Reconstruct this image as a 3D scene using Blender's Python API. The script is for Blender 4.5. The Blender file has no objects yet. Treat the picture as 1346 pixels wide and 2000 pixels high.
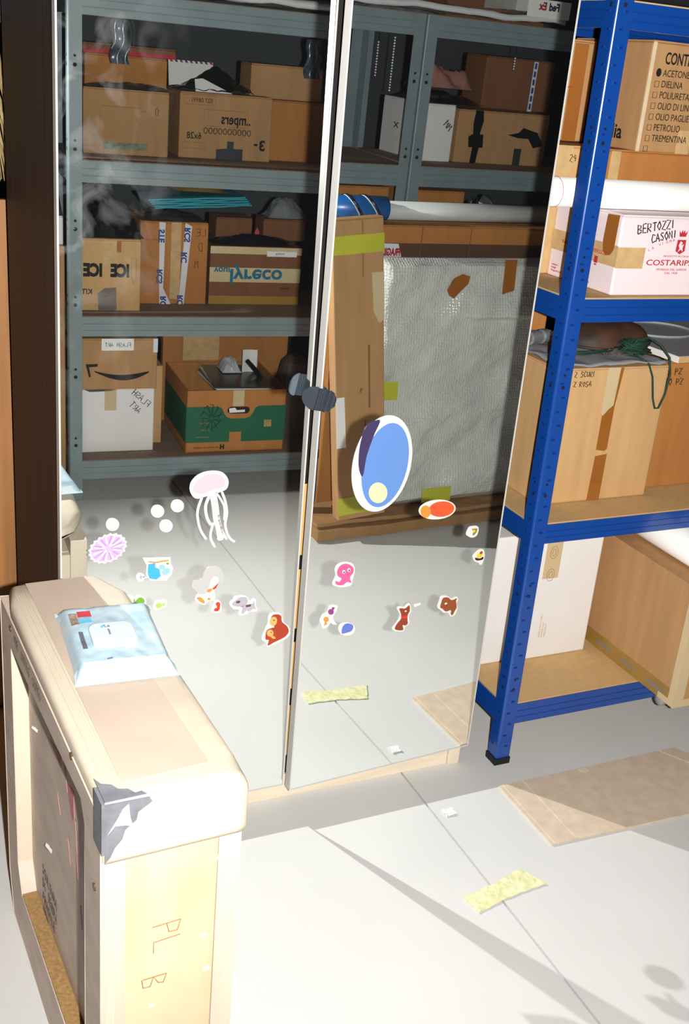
import bpy, bmesh, math, random
from mathutils import Matrix, Vector, noise
random.seed(7)
D = bpy.data
SC = bpy.context.scene
COL = SC.collection

# ------------------------------------------------------------------ camera, world, lights, exposure
CAM_POS = Vector((-0.3717, -1.9538, 1.6210))
CAM_R = Vector((0.90802, -0.41035, 0.08432)); CAM_U = Vector((0.08299, 0.37349, 0.92392)); CAM_F = Vector((0.41062, 0.83194, -0.37319))
cd = D.cameras.new('camera'); cam = D.objects.new('camera', cd); COL.objects.link(cam)
cd.sensor_fit = 'VERTICAL'; cd.sensor_height = 36; cd.sensor_width = 24; cd.lens = 38.77; cd.clip_start = 0.01
cam.matrix_world = Matrix(((CAM_R.x, CAM_U.x, -CAM_F.x, CAM_POS.x), (CAM_R.y, CAM_U.y, -CAM_F.y, CAM_POS.y), (CAM_R.z, CAM_U.z, -CAM_F.z, CAM_POS.z), (0, 0, 0, 1)))
SC.camera = cam
SC.view_settings.view_transform = 'Standard'; SC.view_settings.look = 'None'; SC.view_settings.gamma = 1; SC.view_settings.use_curve_mapping = False
SC.view_settings.exposure = 0.0
SC.cycles.caustics_reflective = False; SC.cycles.caustics_refractive = False
SC.cycles.use_denoising = True; SC.cycles.max_bounces = 8
W = D.worlds.new('world'); SC.world = W; W.use_nodes = True
W.node_tree.nodes['Background'].inputs[0].default_value = (0.75, 0.85, 1.0, 1); W.node_tree.nodes['Background'].inputs[1].default_value = 0.035

FLASH = CAM_POS + CAM_R * 0.08 - CAM_U * 0.005 + CAM_F * 0.012
FLASH_W = 400.0; CONE = 2.40; AIM = (CAM_F + CAM_U * 0.18).normalized()
TINT = (0.92, 0.94, 0.92)                      # what one bounce off the silvered glass keeps of the light
# the two mirrored doors: plane through O, x along the door, y into the door, z up the door
def basis(o, x, y, z): return Matrix(((x[0], y[0], z[0], o[0]), (x[1], y[1], z[1], o[1]), (x[2], y[2], z[2], o[2]), (0, 0, 0, 1)))
def door_frame(o, n):
    n = Vector(n).normalized(); x = n.cross(Vector((0, 0, 1))).normalized(); z = x.cross(n)
    return basis(o, x, n, z)
DOOR = {'L': door_frame((0, 0, 0), (-0.0025, 1.0, 0.0090)), 'R': door_frame((0.001, -0.0453, 0), (-0.0453, 0.9988, 0.0201))}
EDGE = {'L': ((-0.007, 0.067), (0.4995, 0.0655), (0.4785, 2.29), (-0.005, 2.29)),          # the four corners of each door
        'R': ((0.5035, 0.0655), (0.9945, 0.0765), (0.965, 2.29), (0.4810, 2.29))}

def spot(name, pos, aim, power, color, angle=1.9, radius=0.012):
    ld = D.lights.new(name, 'SPOT'); ld.energy = power; ld.color = color; ld.spot_size = angle; ld.spot_blend = 1.0; ld.shadow_soft_size = radius
    o = D.objects.new(name, ld); COL.objects.link(o); o.location = pos
    o.rotation_euler = (Vector(aim) - Vector(pos)).to_track_quat('-Z', 'Y').to_euler(); return o
spot('camera_flash', FLASH, FLASH + AIM, FLASH_W, (1, 0.975, 0.945), CONE)
# added lamps imitate the flash light that each mirror throws back: it spreads from the flash's image behind the glass and is as wide as the pane
MIRROR_LAMPS = []
for s in 'LR':
    M = DOOR[s]; n = M.col[1].to_3d(); o = M.col[3].to_3d(); x = M.col[0].to_3d(); z = M.col[2].to_3d()
    img = FLASH - 2 * (FLASH - o).dot(n) * n
    lo = spot('mirror_flash_' + ('left' if s == 'L' else 'right'), img, img + AIM - 2 * AIM.dot(n) * n, FLASH_W * 0.82, TINT, CONE)
    MIRROR_LAMPS.append(lo); ld = lo.data; ld.use_nodes = True; nt = ld.node_tree; N = nt.nodes; K = nt.links
    em = N['Emission']; geo = N.new('ShaderNodeNewGeometry')
    def vm(op, a, b=None):
        nd = N.new('ShaderNodeVectorMath'); nd.operation = op
        for i, v in enumerate((a, b)):
            if v is None: continue
            if isinstance(v, (Vector, tuple)): nd.inputs[i].default_value = tuple(v)
            else: K.new(v, nd.inputs[i])
        return nd.outputs['Value'] if op == 'DOT_PRODUCT' else nd.outputs[0]
    def mt(op, a, b=0.0, c=0.0):
        nd = N.new('ShaderNodeMath'); nd.operation = op
        for i, v in enumerate((a, b, c)):
            if isinstance(v, (int, float)): nd.inputs[i].default_value = v
            else: K.new(v, nd.inputs[i])
        return nd.outputs[0]
    P, I = geo.outputs['Position'], geo.outputs['Incoming']
    t = mt('DIVIDE', vm('DOT_PRODUCT', vm('SUBTRACT', o, P), n), vm('DOT_PRODUCT', I, n))
    sc = N.new('ShaderNodeVectorMath'); sc.operation = 'SCALE'; K.new(I, sc.inputs[0]); K.new(t, sc.inputs['Scale'])
    q = vm('SUBTRACT', vm('ADD', P, sc.outputs[0]), o)
    qx, qz = vm('DOT_PRODUCT', q, x), vm('DOT_PRODUCT', q, z)
    (x0, za), (x1, zb), (x2, zt), (x3, _) = EDGE[s]
    m = None
    for (ax, az), (bx, bz) in zip(EDGE[s], EDGE[s][1:] + EDGE[s][:1]):
        c = mt('SUBTRACT', mt('MULTIPLY', mt('SUBTRACT', qz, az), bx - ax), mt('MULTIPLY', mt('SUBTRACT', qx, ax), bz - az))
        g = mt('GREATER_THAN', c, 0.0); m = g if m is None else mt('MULTIPLY', m, g)
    K.new(m, em.inputs['Strength'])

# ------------------------------------------------------------------ materials
def lin(c):
    if isinstance(c, str): c = [int(c[i:i + 2], 16) / 255 for i in (0, 2, 4)]
    return tuple(v / 12.92 if v <= 0.04045 else ((v + 0.055) / 1.055) ** 2.4 for v in c)
def mat(name, c, rough=0.6, var=0.07, scale=6.0, bump=0.0, bscale=150.0, metal=0.0, stretch=(1, 1, 1), spec=0.4, bdist=0.002, detail=5, second=None, coat=0.0):
    m = D.materials.new(name); m.use_nodes = True; N = m.node_tree.nodes; K = m.node_tree.links
    b = N['Principled BSDF']; b.inputs['Roughness'].default_value = rough; b.inputs['Metallic'].default_value = metal; b.inputs['Specular IOR Level'].default_value = spec
    b.inputs['Coat Weight'].default_value = coat
    c = lin(c); tc = N.new('ShaderNodeTexCoord'); mp = N.new('ShaderNodeMapping'); mp.inputs['Scale'].default_value = stretch; K.new(tc.outputs['Object'], mp.inputs[0])
    nz = N.new('ShaderNodeTexNoise'); nz.inputs['Scale'].default_value = scale; nz.inputs['Detail'].default_value = detail; K.new(mp.outputs[0], nz.inputs['Vector'])
    r = N.new('ShaderNodeValToRGB'); r.color_ramp.elements[0].position = 0.3; r.color_ramp.elements[1].position = 0.7
    hi = lin(second) if second else tuple(min(1, v * (1 + var)) for v in c)
    r.color_ramp.elements[0].color = (*[v * (1 - var) for v in c], 1); r.color_ramp.elements[1].color = (*hi, 1)
    K.new(nz.outputs['Fac'], r.inputs[0]); K.new(r.outputs[0], b.inputs['Base Color'])
    if bump:
        n2 = N.new('ShaderNodeTexNoise'); n2.inputs['Scale'].default_value = bscale; n2.inputs['Detail'].default_value = 3; K.new(mp.outputs[0], n2.inputs['Vector'])
        bp = N.new('ShaderNodeBump'); bp.inputs['Strength'].default_value = bump; bp.inputs['Distance'].default_value = bdist; K.new(n2.outputs['Fac'], bp.inputs['Height']); K.new(bp.outputs[0], b.inputs['Normal'])
    return m
def card(name, c, **k): return mat(name, c, rough=0.75, var=0.09, scale=5, bump=0.12, bscale=60, stretch=(6, 6, 0.7), spec=0.25, **k)
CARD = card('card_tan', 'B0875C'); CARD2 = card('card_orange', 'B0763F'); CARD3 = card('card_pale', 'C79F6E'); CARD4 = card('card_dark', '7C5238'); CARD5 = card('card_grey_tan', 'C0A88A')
CARDIN = card('card_edge', 'D3BF9E'); CREASE = card('card_crease', 'D6C8B4')
WHITECARD = mat('white_card', 'E4E2E0', rough=0.6, var=0.03); PINKCARD = mat('pink_white_card', 'EBDBDE', rough=0.5, var=0.02)
BLUE = mat('blue_enamel', '0F4190', rough=0.27, var=0.06, scale=3, spec=0.6, coat=0.3); GREY = mat('grey_galvanised_paint', '77868A', rough=0.42, var=0.10, scale=9, spec=0.5, bump=0.03)
DARKSLOT = mat('dark_slot', '0C1220', rough=0.8); SLOTB = mat('punched_blue', '072C74', rough=0.4)
BOARD = mat('chipboard', 'C8A673', rough=0.8, var=0.06, scale=60, bump=0.2, bscale=400); BOARDG = mat('chipboard_grey_brown', '85705E', rough=0.85, var=0.10, scale=50)
PLAST = mat('black_plastic', '14161A', rough=0.22, var=0.2, scale=12, spec=0.6); DARKFILM = mat('dark_film', '343638', rough=0.25, var=0.3, scale=10, spec=0.6)
INK = mat('ink', '17130F', rough=0.8); FADED = mat('faded_ink', '574C44', rough=0.8); INKR = mat('ink_red', 'A82432', rough=0.7); FADER = mat('faded_red_pen', 'B47A78', rough=0.7); INKB = mat('ink_blue', '2C3F8C', rough=0.7); TEAL_INK = mat('ink_teal', '1E6F8E', rough=0.7)
TAPEB = mat('brown_tape', '9A5F28', rough=0.25, var=0.08, spec=0.6, coat=0.3); TAPEC = mat('clear_tape', 'C9A877', rough=0.18, var=0.12, scale=30, spec=0.6); TAPEW = mat('white_tape', 'D9DAE0', rough=0.35)
TAPEY = mat('yellow_tape', 'D9D26A', rough=0.3, var=0.12, scale=25, spec=0.6); TAPEYP = mat('yellow_floor_tape', 'DCDA9C', rough=0.35, var=0.10, scale=40, second='E6E5C0'); TAPEM = mat('masking_tape', 'C9B48D', rough=0.55, var=0.06)
PAPER = mat('white_paper', 'E9E8E4', rough=0.6, var=0.02); ROLLW = mat('white_tube', 'F0EFEC', rough=0.45, var=0.01)
ALU = mat('aluminium_edge', 'C4C1BC', rough=0.4, metal=0.0, var=0.03); CHROME = mat('chrome', 'B4BEC6', rough=0.22, metal=0.75, var=0.08)
WENGE = mat('dark_wenge_foil', '3E302B', rough=0.6, var=0.28, scale=5, stretch=(9, 9, 0.35), spec=0.12); PINE = mat('pale_pine', 'DECFB8', rough=0.6, var=0.08, scale=7, stretch=(1, 8, 8)); ORANGEWOOD = mat('orange_wood_edge', 'D9A95E', rough=0.5)

# ------------------------------------------------------------------ mesh building
class G:
    def __init__(s): s.v = []; s.f = []
    def add(s, vs, fs, M=None):
        k = len(s.v); s.v += [tuple(M @ Vector(p)) if M else tuple(p) for p in vs]; s.f += [tuple(i + k for i in f) for f in fs]; return s
    def box(s, x0, x1, y0, y1, z0, z1, M=None):
        return s.add([(x, y, z) for z in (z0, z1) for y in (y0, y1) for x in (x0, x1)], [(0, 2, 3, 1), (4, 5, 7, 6), (0, 1, 5, 4), (2, 6, 7, 3), (0, 4, 6, 2), (1, 3, 7, 5)], M)
    def loft(s, secs):                                             # closed rings of equal length, capped at both ends
        n = len(secs[0]); vs = [p for q in secs for p in q]
        return s.add(vs, [tuple(range(n))[::-1], tuple(range((len(secs) - 1) * n, len(secs) * n))] + [(k * n + i, k * n + (i + 1) % n, (k + 1) * n + (i + 1) % n, (k + 1) * n + i) for k in range(len(secs) - 1) for i in range(n)])
    def prism(s, poly, a, b, axis='z', M=None):
        n = len(poly)
        def p3(u, w, t): return {'z': (u, w, t), 'y': (u, t, w), 'x': (t, u, w)}[axis]
        ar = sum(poly[i][0] * poly[(i + 1) % n][1] - poly[(i + 1) % n][0] * poly[i][1] for i in range(n))
        if (ar < 0) != (axis == 'y'): poly = poly[::-1]
        return s.add([p3(u, w, t) for t in (a, b) for u, w in poly], [tuple(range(n - 1, -1, -1)), tuple(range(n, 2 * n))] + [(i, (i + 1) % n, n + (i + 1) % n, n + i) for i in range(n)], M)
    def tube(s, pts, r, n=8, M=None, close=False):
        pts = [Vector(p) for p in pts]; L = len(pts); rr = r if isinstance(r, (list, tuple)) else [r] * L; vs = []; fs = []
        up = None
        for i, p in enumerate(pts):
            d = (pts[min(i + 1, L - 1)] - pts[max(i - 1, 0)]).normalized()
            if up is None: up = Vector((0, 0, 1)) if abs(d.z) < 0.9 else Vector((1, 0, 0))
            a = d.cross(up).normalized(); b = a.cross(d); up = b
            vs += [p + (a * math.cos(2 * math.pi * j / n) + b * math.sin(2 * math.pi * j / n)) * rr[i] for j in range(n)]
        for i in range(L - 1):
            for j in range(n): fs.append((i * n + j, i * n + (j + 1) % n, (i + 1) * n + (j + 1) % n, (i + 1) * n + j))
        fs += [tuple(range(n))[::-1], tuple((L - 1) * n + j for j in range(n))]
        return s.add(vs, fs, M)
    def sheet(s, fn, nu, nv, th=0.0, M=None):                      # a surface fn(u, v) -> (x, y, z), closed with a thickness when th > 0
        vs = [fn(i / nu, j / nv) for j in range(nv + 1) for i in range(nu + 1)]; w = nu + 1
        fs = [(j * w + i, j * w + i + 1, (j + 1) * w + i + 1, (j + 1) * w + i) for j in range(nv) for i in range(nu)]
        if th:
            n = len(vs); vs = vs + [(p[0], p[1], p[2] - th) for p in vs]; fs += [tuple(i + n for i in f[::-1]) for f in fs]
            edge = [i for i in range(w)] + [j * w + nu for j in range(1, nv + 1)] + [nv * w + i for i in range(nu - 1, -1, -1)] + [j * w for j in range(nv - 1, 0, -1)]
            fs += [(a, a + n, b + n, b) for a, b in zip(edge, edge[1:] + edge[:1])]
        return s.add(vs, fs, M)
    def build(s, name, m, parent=None, bevel=0.0, smooth=False, matrix=None, seg=2):
        me = D.meshes.new(name); me.from_pydata(s.v, [], s.f); me.materials.append(m)
        if smooth: me.polygons.foreach_set('use_smooth', [True] * len(me.polygons))
        o = D.objects.new(name, me); COL.objects.link(o)
        if parent: o.parent = parent
        if matrix is not None: o.matrix_local = matrix
        if bevel:
            b = o.modifiers.new('edge', 'BEVEL'); b.width = bevel; b.segments = seg; b.limit_method = 'ANGLE'
        return o
def tag(o, label, cat, group=None, kind=None):
    if label: o['label'] = label
    if cat: o['category'] = cat
    if group: o['group'] = group
    if kind: o['kind'] = kind
    return o
def thing(name, label, cat, M=None, group=None):
    o = D.objects.new(name, None); COL.objects.link(o); o.empty_display_size = 0.05
    if M is not None: o.matrix_world = M
    return tag(o, label, cat, group)
def T(x, y, z, rz=0.0, rx=0.0, ry=0.0): return Matrix.Translation((x, y, z)) @ Matrix.Rotation(rz, 4, 'Z') @ Matrix.Rotation(ry, 4, 'Y') @ Matrix.Rotation(rx, 4, 'X')
def shift(name, g, m, parent, **k): return g.build(name, m, parent, **k)
def center(o):                                                    # moves a lone mesh's origin to the middle of its foot
    me = o.data; xs = [v.co for v in me.vertices]
    c = Vector(((min(p.x for p in xs) + max(p.x for p in xs)) / 2, (min(p.y for p in xs) + max(p.y for p in xs)) / 2, min(p.z for p in xs)))
    me.transform(Matrix.Translation(-c)); o.matrix_local = o.matrix_local @ Matrix.Translation(c); return o
def fbm(x, y, z=0.0, o=4): return noise.fractal(Vector((x, y, z)), 1.0, 2.0, o)

def face_m(f, w, d, h):                                           # frame of a box face: x to the reader's right, y up, z out; origin at its lower left corner
    return {'f': basis((-w / 2, -d / 2, 0), (1, 0, 0), (0, 0, 1), (0, -1, 0)), 'l': basis((-w / 2, d / 2, 0), (0, -1, 0), (0, 0, 1), (-1, 0, 0)),
            'r': basis((w / 2, -d / 2, 0), (0, 1, 0), (0, 0, 1), (1, 0, 0)), 't': basis((-w / 2, -d / 2, h), (1, 0, 0), (0, 1, 0), (0, 0, 1))}[f]
def text(parent, M, s, u, v, size, m, rot=0.0, sx=1.0, bold=0.0, align='LEFT', name='lettering', lift=0.0006, shear=0.0):
    cu = D.curves.new(name, 'FONT'); cu.body = s; cu.size = size; cu.extrude = 0.0002; cu.offset = bold; cu.align_x = align; cu.shear = shear; cu.resolution_u = 3
    tmp = D.objects.new('tmp', cu); me = tmp.to_mesh().copy(); tmp.to_mesh_clear(); D.objects.remove(tmp); D.curves.remove(cu); me.name = name; me.materials.clear(); me.materials.append(m)
    o = D.objects.new(name, me); COL.objects.link(o); o.parent = parent; o['kind'] = 'stuff'
    o.matrix_local = M @ Matrix.Translation((u, v, lift)) @ Matrix.Rotation(rot, 4, 'Z') @ Matrix.Diagonal((sx, 1, 1, 1)); return o
def strokes(parent, M, lines, m, w=0.0022, name='handwriting', lift=0.0008, u=0.0, v=0.0, k=1.0):   # handwriting: polylines in a face
    g = G()
    for L in lines: g.tube([(u + p[0] * k, v + p[1] * k, lift) for p in L], w / 2, 5, Matrix.Diagonal((1, 1, 1, 1)))
    o = g.build(name, m, parent); o.matrix_local = M
    if len(lines) > 1: o['kind'] = 'stuff'
    return o
def strip(parent, M, u0, u1, v0, v1, m, name='tape', t=0.0006, poly=None):
    g = G(); g.prism(poly or [(u0, v0), (u1, v0), (u1, v1), (u0, v1)], 0.0, t); o = g.build(name, m, parent); o.matrix_local = M; return o
GLY = {'A': ['0,0 .3,1 .6,0', '.1,.4 .5,.4'], 'B': ['0,0 0,1 .45,.85 .4,.6 0,.5 .5,.35 .45,.05 0,0'], 'C': ['.6,.9 .2,1 0,.5 .2,0 .6,.1'], 'E': ['.55,1 0,1 0,0 .55,0', '0,.5 .45,.5'], 'F': ['.55,1 0,1 0,0', '0,.5 .45,.5'],
       'G': ['.6,.85 .2,1 0,.5 .2,0 .55,.1 .55,.45 .35,.45'], 'H': ['0,0 0,1', '.5,0 .5,1', '0,.5 .5,.5'], 'I': ['.2,0 .2,1'], 'L': ['0,1 0,0 .5,0'], 'N': ['0,0 0,1 .5,0 .5,1'], 'O': ['.3,1 0,.5 .3,0 .6,.5 .3,1'], 'P': ['0,0 0,1 .5,.85 .45,.55 0,.45'],
       'R': ['0,0 0,1 .5,.85 .45,.55 0,.5 .55,0'], 'S': ['.55,.9 .2,1 0,.75 .5,.35 .4,0 0,.1'], 'T': ['0,1 .6,1', '.3,1 .3,0'], 'U': ['0,1 0,.2 .25,0 .5,.2 .5,1'], 'Z': ['0,1 .55,1 0,0 .55,0'], 'M': ['0,0 .1,1 .3,.4 .5,1 .6,0'], 'V': ['0,1 .3,0 .6,1'], 'D': ['0,0 0,1 .4,.9 .55,.5 .4,.1 0,0'],
       '2': ['0,.8 .25,1 .5,.8 0,0 .55,0'], '3': ['0,.95 .45,.9 .15,.55 .5,.3 .3,0 0,.1'], '9': ['.5,.7 .25,1 0,.7 .25,.5 .5,.7 .4,0'], '0': ['.3,1 0,.5 .3,0 .6,.5 .3,1'], '-': ['0,.5 .5,.5'], '.': ['.1,0 .15,.05']}
def hand(parent, M, s, u, v, h, m, w=0.003, rot=0.0, jit=0.08, adv=0.78):
    rnd = random.Random(len(s) * 7 + int(u * 1000)); L = []; x = 0; cr, sr = math.cos(rot), math.sin(rot)
    for ch in s:
        for st in GLY.get(ch, []):
            P = []
            for q in st.split():
                a, b = (float(t) for t in q.split(',')); a = (x + a + rnd.uniform(-jit, jit) * 0.6) * h * 0.9; b = (b + rnd.uniform(-jit, jit)) * h
                P.append((u + a * cr - b * sr, v + a * sr + b * cr))
            L.append(P)
        x += adv
    return strokes(parent, M, L, m, w)
def carton(name, label, F, x0, x1, y0, y1, z0, z1, m, yaw=0.0, group=None, cat='box', flaps=True, open_top=False, rx=0.0, ry=0.0):
    w, d, h = x1 - x0, y1 - y0, z1 - z0
    t = thing(name, label, cat, F @ T((x0 + x1) / 2, (y0 + y1) / 2, z0, yaw, rx, ry), group); t['w'] = w; t['d'] = d; t['h'] = h
    g = G()
    if open_top:
        e = 0.006; g.box(-w / 2, w / 2, -d / 2, d / 2, 0, e); g.box(-w / 2, w / 2, -d / 2, -d / 2 + e, 0, h); g.box(-w / 2, w / 2, d / 2 - e, d / 2, 0, h); g.box(-w / 2, -w / 2 + e, -d / 2, d / 2, 0, h); g.box(w / 2 - e, w / 2, -d / 2, d / 2, 0, h)
        g.build('body', m, t, bevel=0.0015)
    else:
        g.box(-w / 2, w / 2, -d / 2, d / 2, 0, h - (0.004 if flaps else 0)); g.build('body', m, t, bevel=min(0.004, w / 20))
        if flaps:
            for s in (-1, 1):
                G().box(-w / 2 + 0.002, w / 2 - 0.002, *((-d / 2 + 0.001, -0.0015) if s < 0 else (0.0015, d / 2 - 0.001)), h - 0.004, h).build('flap', m, t, bevel=0.0012)
    return t, (lambda f: face_m(f, w, d, h))

# ------------------------------------------------------------------ the room
CONC = mat('concrete', 'CDCDCA', rough=0.75, var=0.04, scale=2.2, bump=0.10, bscale=90, spec=0.3, bdist=0.001, detail=9)
GROUT = mat('joint_filler', '3A3430', rough=0.9); WALL = mat('grey_wall', '4C5054', rough=0.9); CEIL = mat('dark_ceiling', '3A3D40', rough=0.9)
fl = G().box(-3.2, 4.4, -3.6, 2.9, -0.14, -0.010).build('floor', GROUT); tag(fl, None, None, kind='structure')
jx = lambda y: 0.8367 + 0.0029 * y
for a, b in ((lambda y: -3.2, lambda y: jx(y) - 0.0028), (lambda y: jx(y) + 0.0028, lambda y: 4.4)):
    G().prism([(a(-3.6), -3.6), (b(-3.6), -3.6), (b(2.9), 2.9), (a(2.9), 2.9)], -0.0095, 0.0).build('concrete_slab', CONC, fl)
for n, b in (('wall_back', (-3.2, 4.4, 2.8, 2.9)), ('wall_front', (-3.2, 4.4, -3.6, -3.5)), ('wall_left', (-3.3, -3.2, -3.6, 2.9)), ('wall_right', (4.4, 4.5, -3.6, 2.9))):
    tag(G().box(*b, 0, 3.3).build(n, WALL), None, None, kind='structure')
tag(G().box(-3.3, 4.5, -3.6, 2.9, 3.3, 3.4).build('ceiling', CEIL), None, None, kind='structure')

# ------------------------------------------------------------------ wardrobe with two mirrored doors
def mirror_mat(name, smear):
    m = D.materials.new(name); m.use_nodes = True; N = m.node_tree.nodes; K = m.node_tree.links; N.remove(N['Principled BSDF'])
    gl = N.new('ShaderNodeBsdfGlossy'); gl.inputs['Roughness'].default_value = 0.0; gl.inputs['Color'].default_value = (*TINT, 1)
    df = N.new('ShaderNodeBsdfDiffuse'); df.inputs['Color'].default_value = (0.75, 0.78, 0.8, 1); mx = N.new('ShaderNodeMixShader')
    K.new(gl.outputs[0], mx.inputs[1]); K.new(df.outputs[0], mx.inputs[2]); K.new(mx.outputs[0], N['Material Output'].inputs[0])
    tc = N.new('ShaderNodeTexCoord'); nz = N.new('ShaderNodeTexNoise'); nz.inputs['Scale'].default_value = 13; nz.inputs['Detail'].default_value = 8; nz.inputs['Distortion'].default_value = 1.2; K.new(tc.outputs['Object'], nz.inputs['Vector'])
    r = N.new('ShaderNodeValToRGB'); r.color_ramp.elements[0].position = 0.50; r.color_ramp.elements[1].position = 0.74; r.color_ramp.elements[0].color = (0, 0, 0, 1); K.new(nz.outputs['Fac'], r.inputs[0])
    sp = N.new('ShaderNodeSeparateXYZ'); K.new(tc.outputs['Object'], sp.inputs[0])
    def rng(o, a, b):
        q = N.new('ShaderNodeMapRange'); q.inputs[1].default_value = a; q.inputs[2].default_value = b; q.inputs[3].default_value = 1; q.inputs[4].default_value = 0; K.new(o, q.inputs[0]); return q.outputs[0]
    def mul(a, b):
        q = N.new('ShaderNodeMath'); q.operation = 'MULTIPLY'; K.new(a, q.inputs[0])
        if isinstance(b, float): q.inputs[1].default_value = b
        else: K.new(b, q.inputs[1])
        return q.outputs[0]
    hz = N.new('ShaderNodeMapRange'); hz.inputs[1].default_value = 0.95; hz.inputs[2].default_value = 1.35; K.new(sp.outputs['Z'], hz.inputs[0])
    a = mul(mul(r.outputs[0], rng(sp.outputs['X'], 0.02, 0.22)), hz.outputs[0]); a = mul(a, smear)
    s2 = N.new('ShaderNodeMath'); s2.operation = 'ADD'; K.new(a, s2.inputs[0]); s2.inputs[1].default_value = 0.003; K.new(s2.outputs[0], mx.inputs[0]); return m
MIR = {'L': mirror_mat('mirror_smudged', 0.15), 'R': mirror_mat('mirror_clean', 0.0)}
BLACKIN = mat('dark_interior', '120E0C', rough=0.7)
ward = thing('wardrobe', 'tall dark wardrobe with two full height mirrored doors', 'wardrobe', T(0.5, 0.3, 0))
wl = Matrix.Translation((-0.5, -0.3, 0))
def wpart(name, g, m, **k): o = g.build(name, m, ward, **k); o.matrix_local = wl; return o
wpart('side_panel', G().box(0.0, 0.018, 0.030, 0.580, 0.004, 2.31), WENGE, bevel=0.001)
wpart('side_panel', G().box(0.980, 0.998, 0.030, 0.580, 0.062, 2.31), WENGE, bevel=0.001)
wpart('top_panel', G().box(0.018, 0.980, 0.030, 0.580, 2.29, 2.31), WENGE)
wpart('back_panel', G().box(0.018, 0.980, 0.572, 0.580, 0.06, 2.29), BLACKIN)
wpart('bottom_panel', G().box(0.018, 0.980, 0.034, 0.572, 0.052, 0.070), PINE)
wpart('plinth', G().box(0.0, 0.965, 0.0409, 0.056, 0.0, 0.051), PINE, bevel=0.001)
wpart('plinth_foot', G().box(0.9665, 0.998, 0.034, 0.075, 0.0, 0.061), PINE, bevel=0.0015)
wpart('edge_strip', G().box(-0.0006, 0.0186, 0.0285, 0.0300, 0.07, 2.31), PINE)
dv = wpart('divider_panel', G().box(0.490, 0.545, 0.040, 0.572, 0.07, 2.29), BLACKIN)
for z0, z1 in ((0.12, 0.255), (0.30, 0.42), (0.455, 0.60), (0.635, 0.80)):
    o = G().box(0.492, 0.543, 0.0385, 0.040, z0, z1).build('edge_banding', ORANGEWOOD, dv)
MIRROR_OBJS = []
for s in 'LR':
    c = EDGE[s]; dr = G().prism([(p[0] + (0.0020 if i in (0, 3) else -0.0020), p[1] + (0.0020 if i < 2 else -0.0020)) for i, p in enumerate(c)], 0.0045, 0.0235, 'y').build('door', WENGE, ward, bevel=0.0008); dr.matrix_world = DOOR[s]
    dr.parent = ward; dr.matrix_parent_inverse = Matrix(); dr.matrix_local = wl @ DOOR[s]
    def ins(k): # inset quad
        cx = sum(p[0] for p in c) / 4; cz = sum(p[1] for p in c) / 4
        return [(p[0] + (k if p[0] < cx else -k), p[1] + (k if p[1] < cz else -k)) for p in c]
    pane = G().prism(ins(0.0035), 0.0, 0.004, 'y').build('mirror_pane', MIR[s], dr)
    a, b = c, ins(0.0033)
    for i in range(4):
        j = (i + 1) % 4
        MIRROR_OBJS.append(G().prism([a[i], a[j], b[j], b[i]], -0.0006, 0.0238, 'y').build('edge_profile', ALU, dr))
    MIRROR_OBJS += [dr, pane]
REAR = [o for o in ward.children] + MIRROR_OBJS + list(dv.children)

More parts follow.
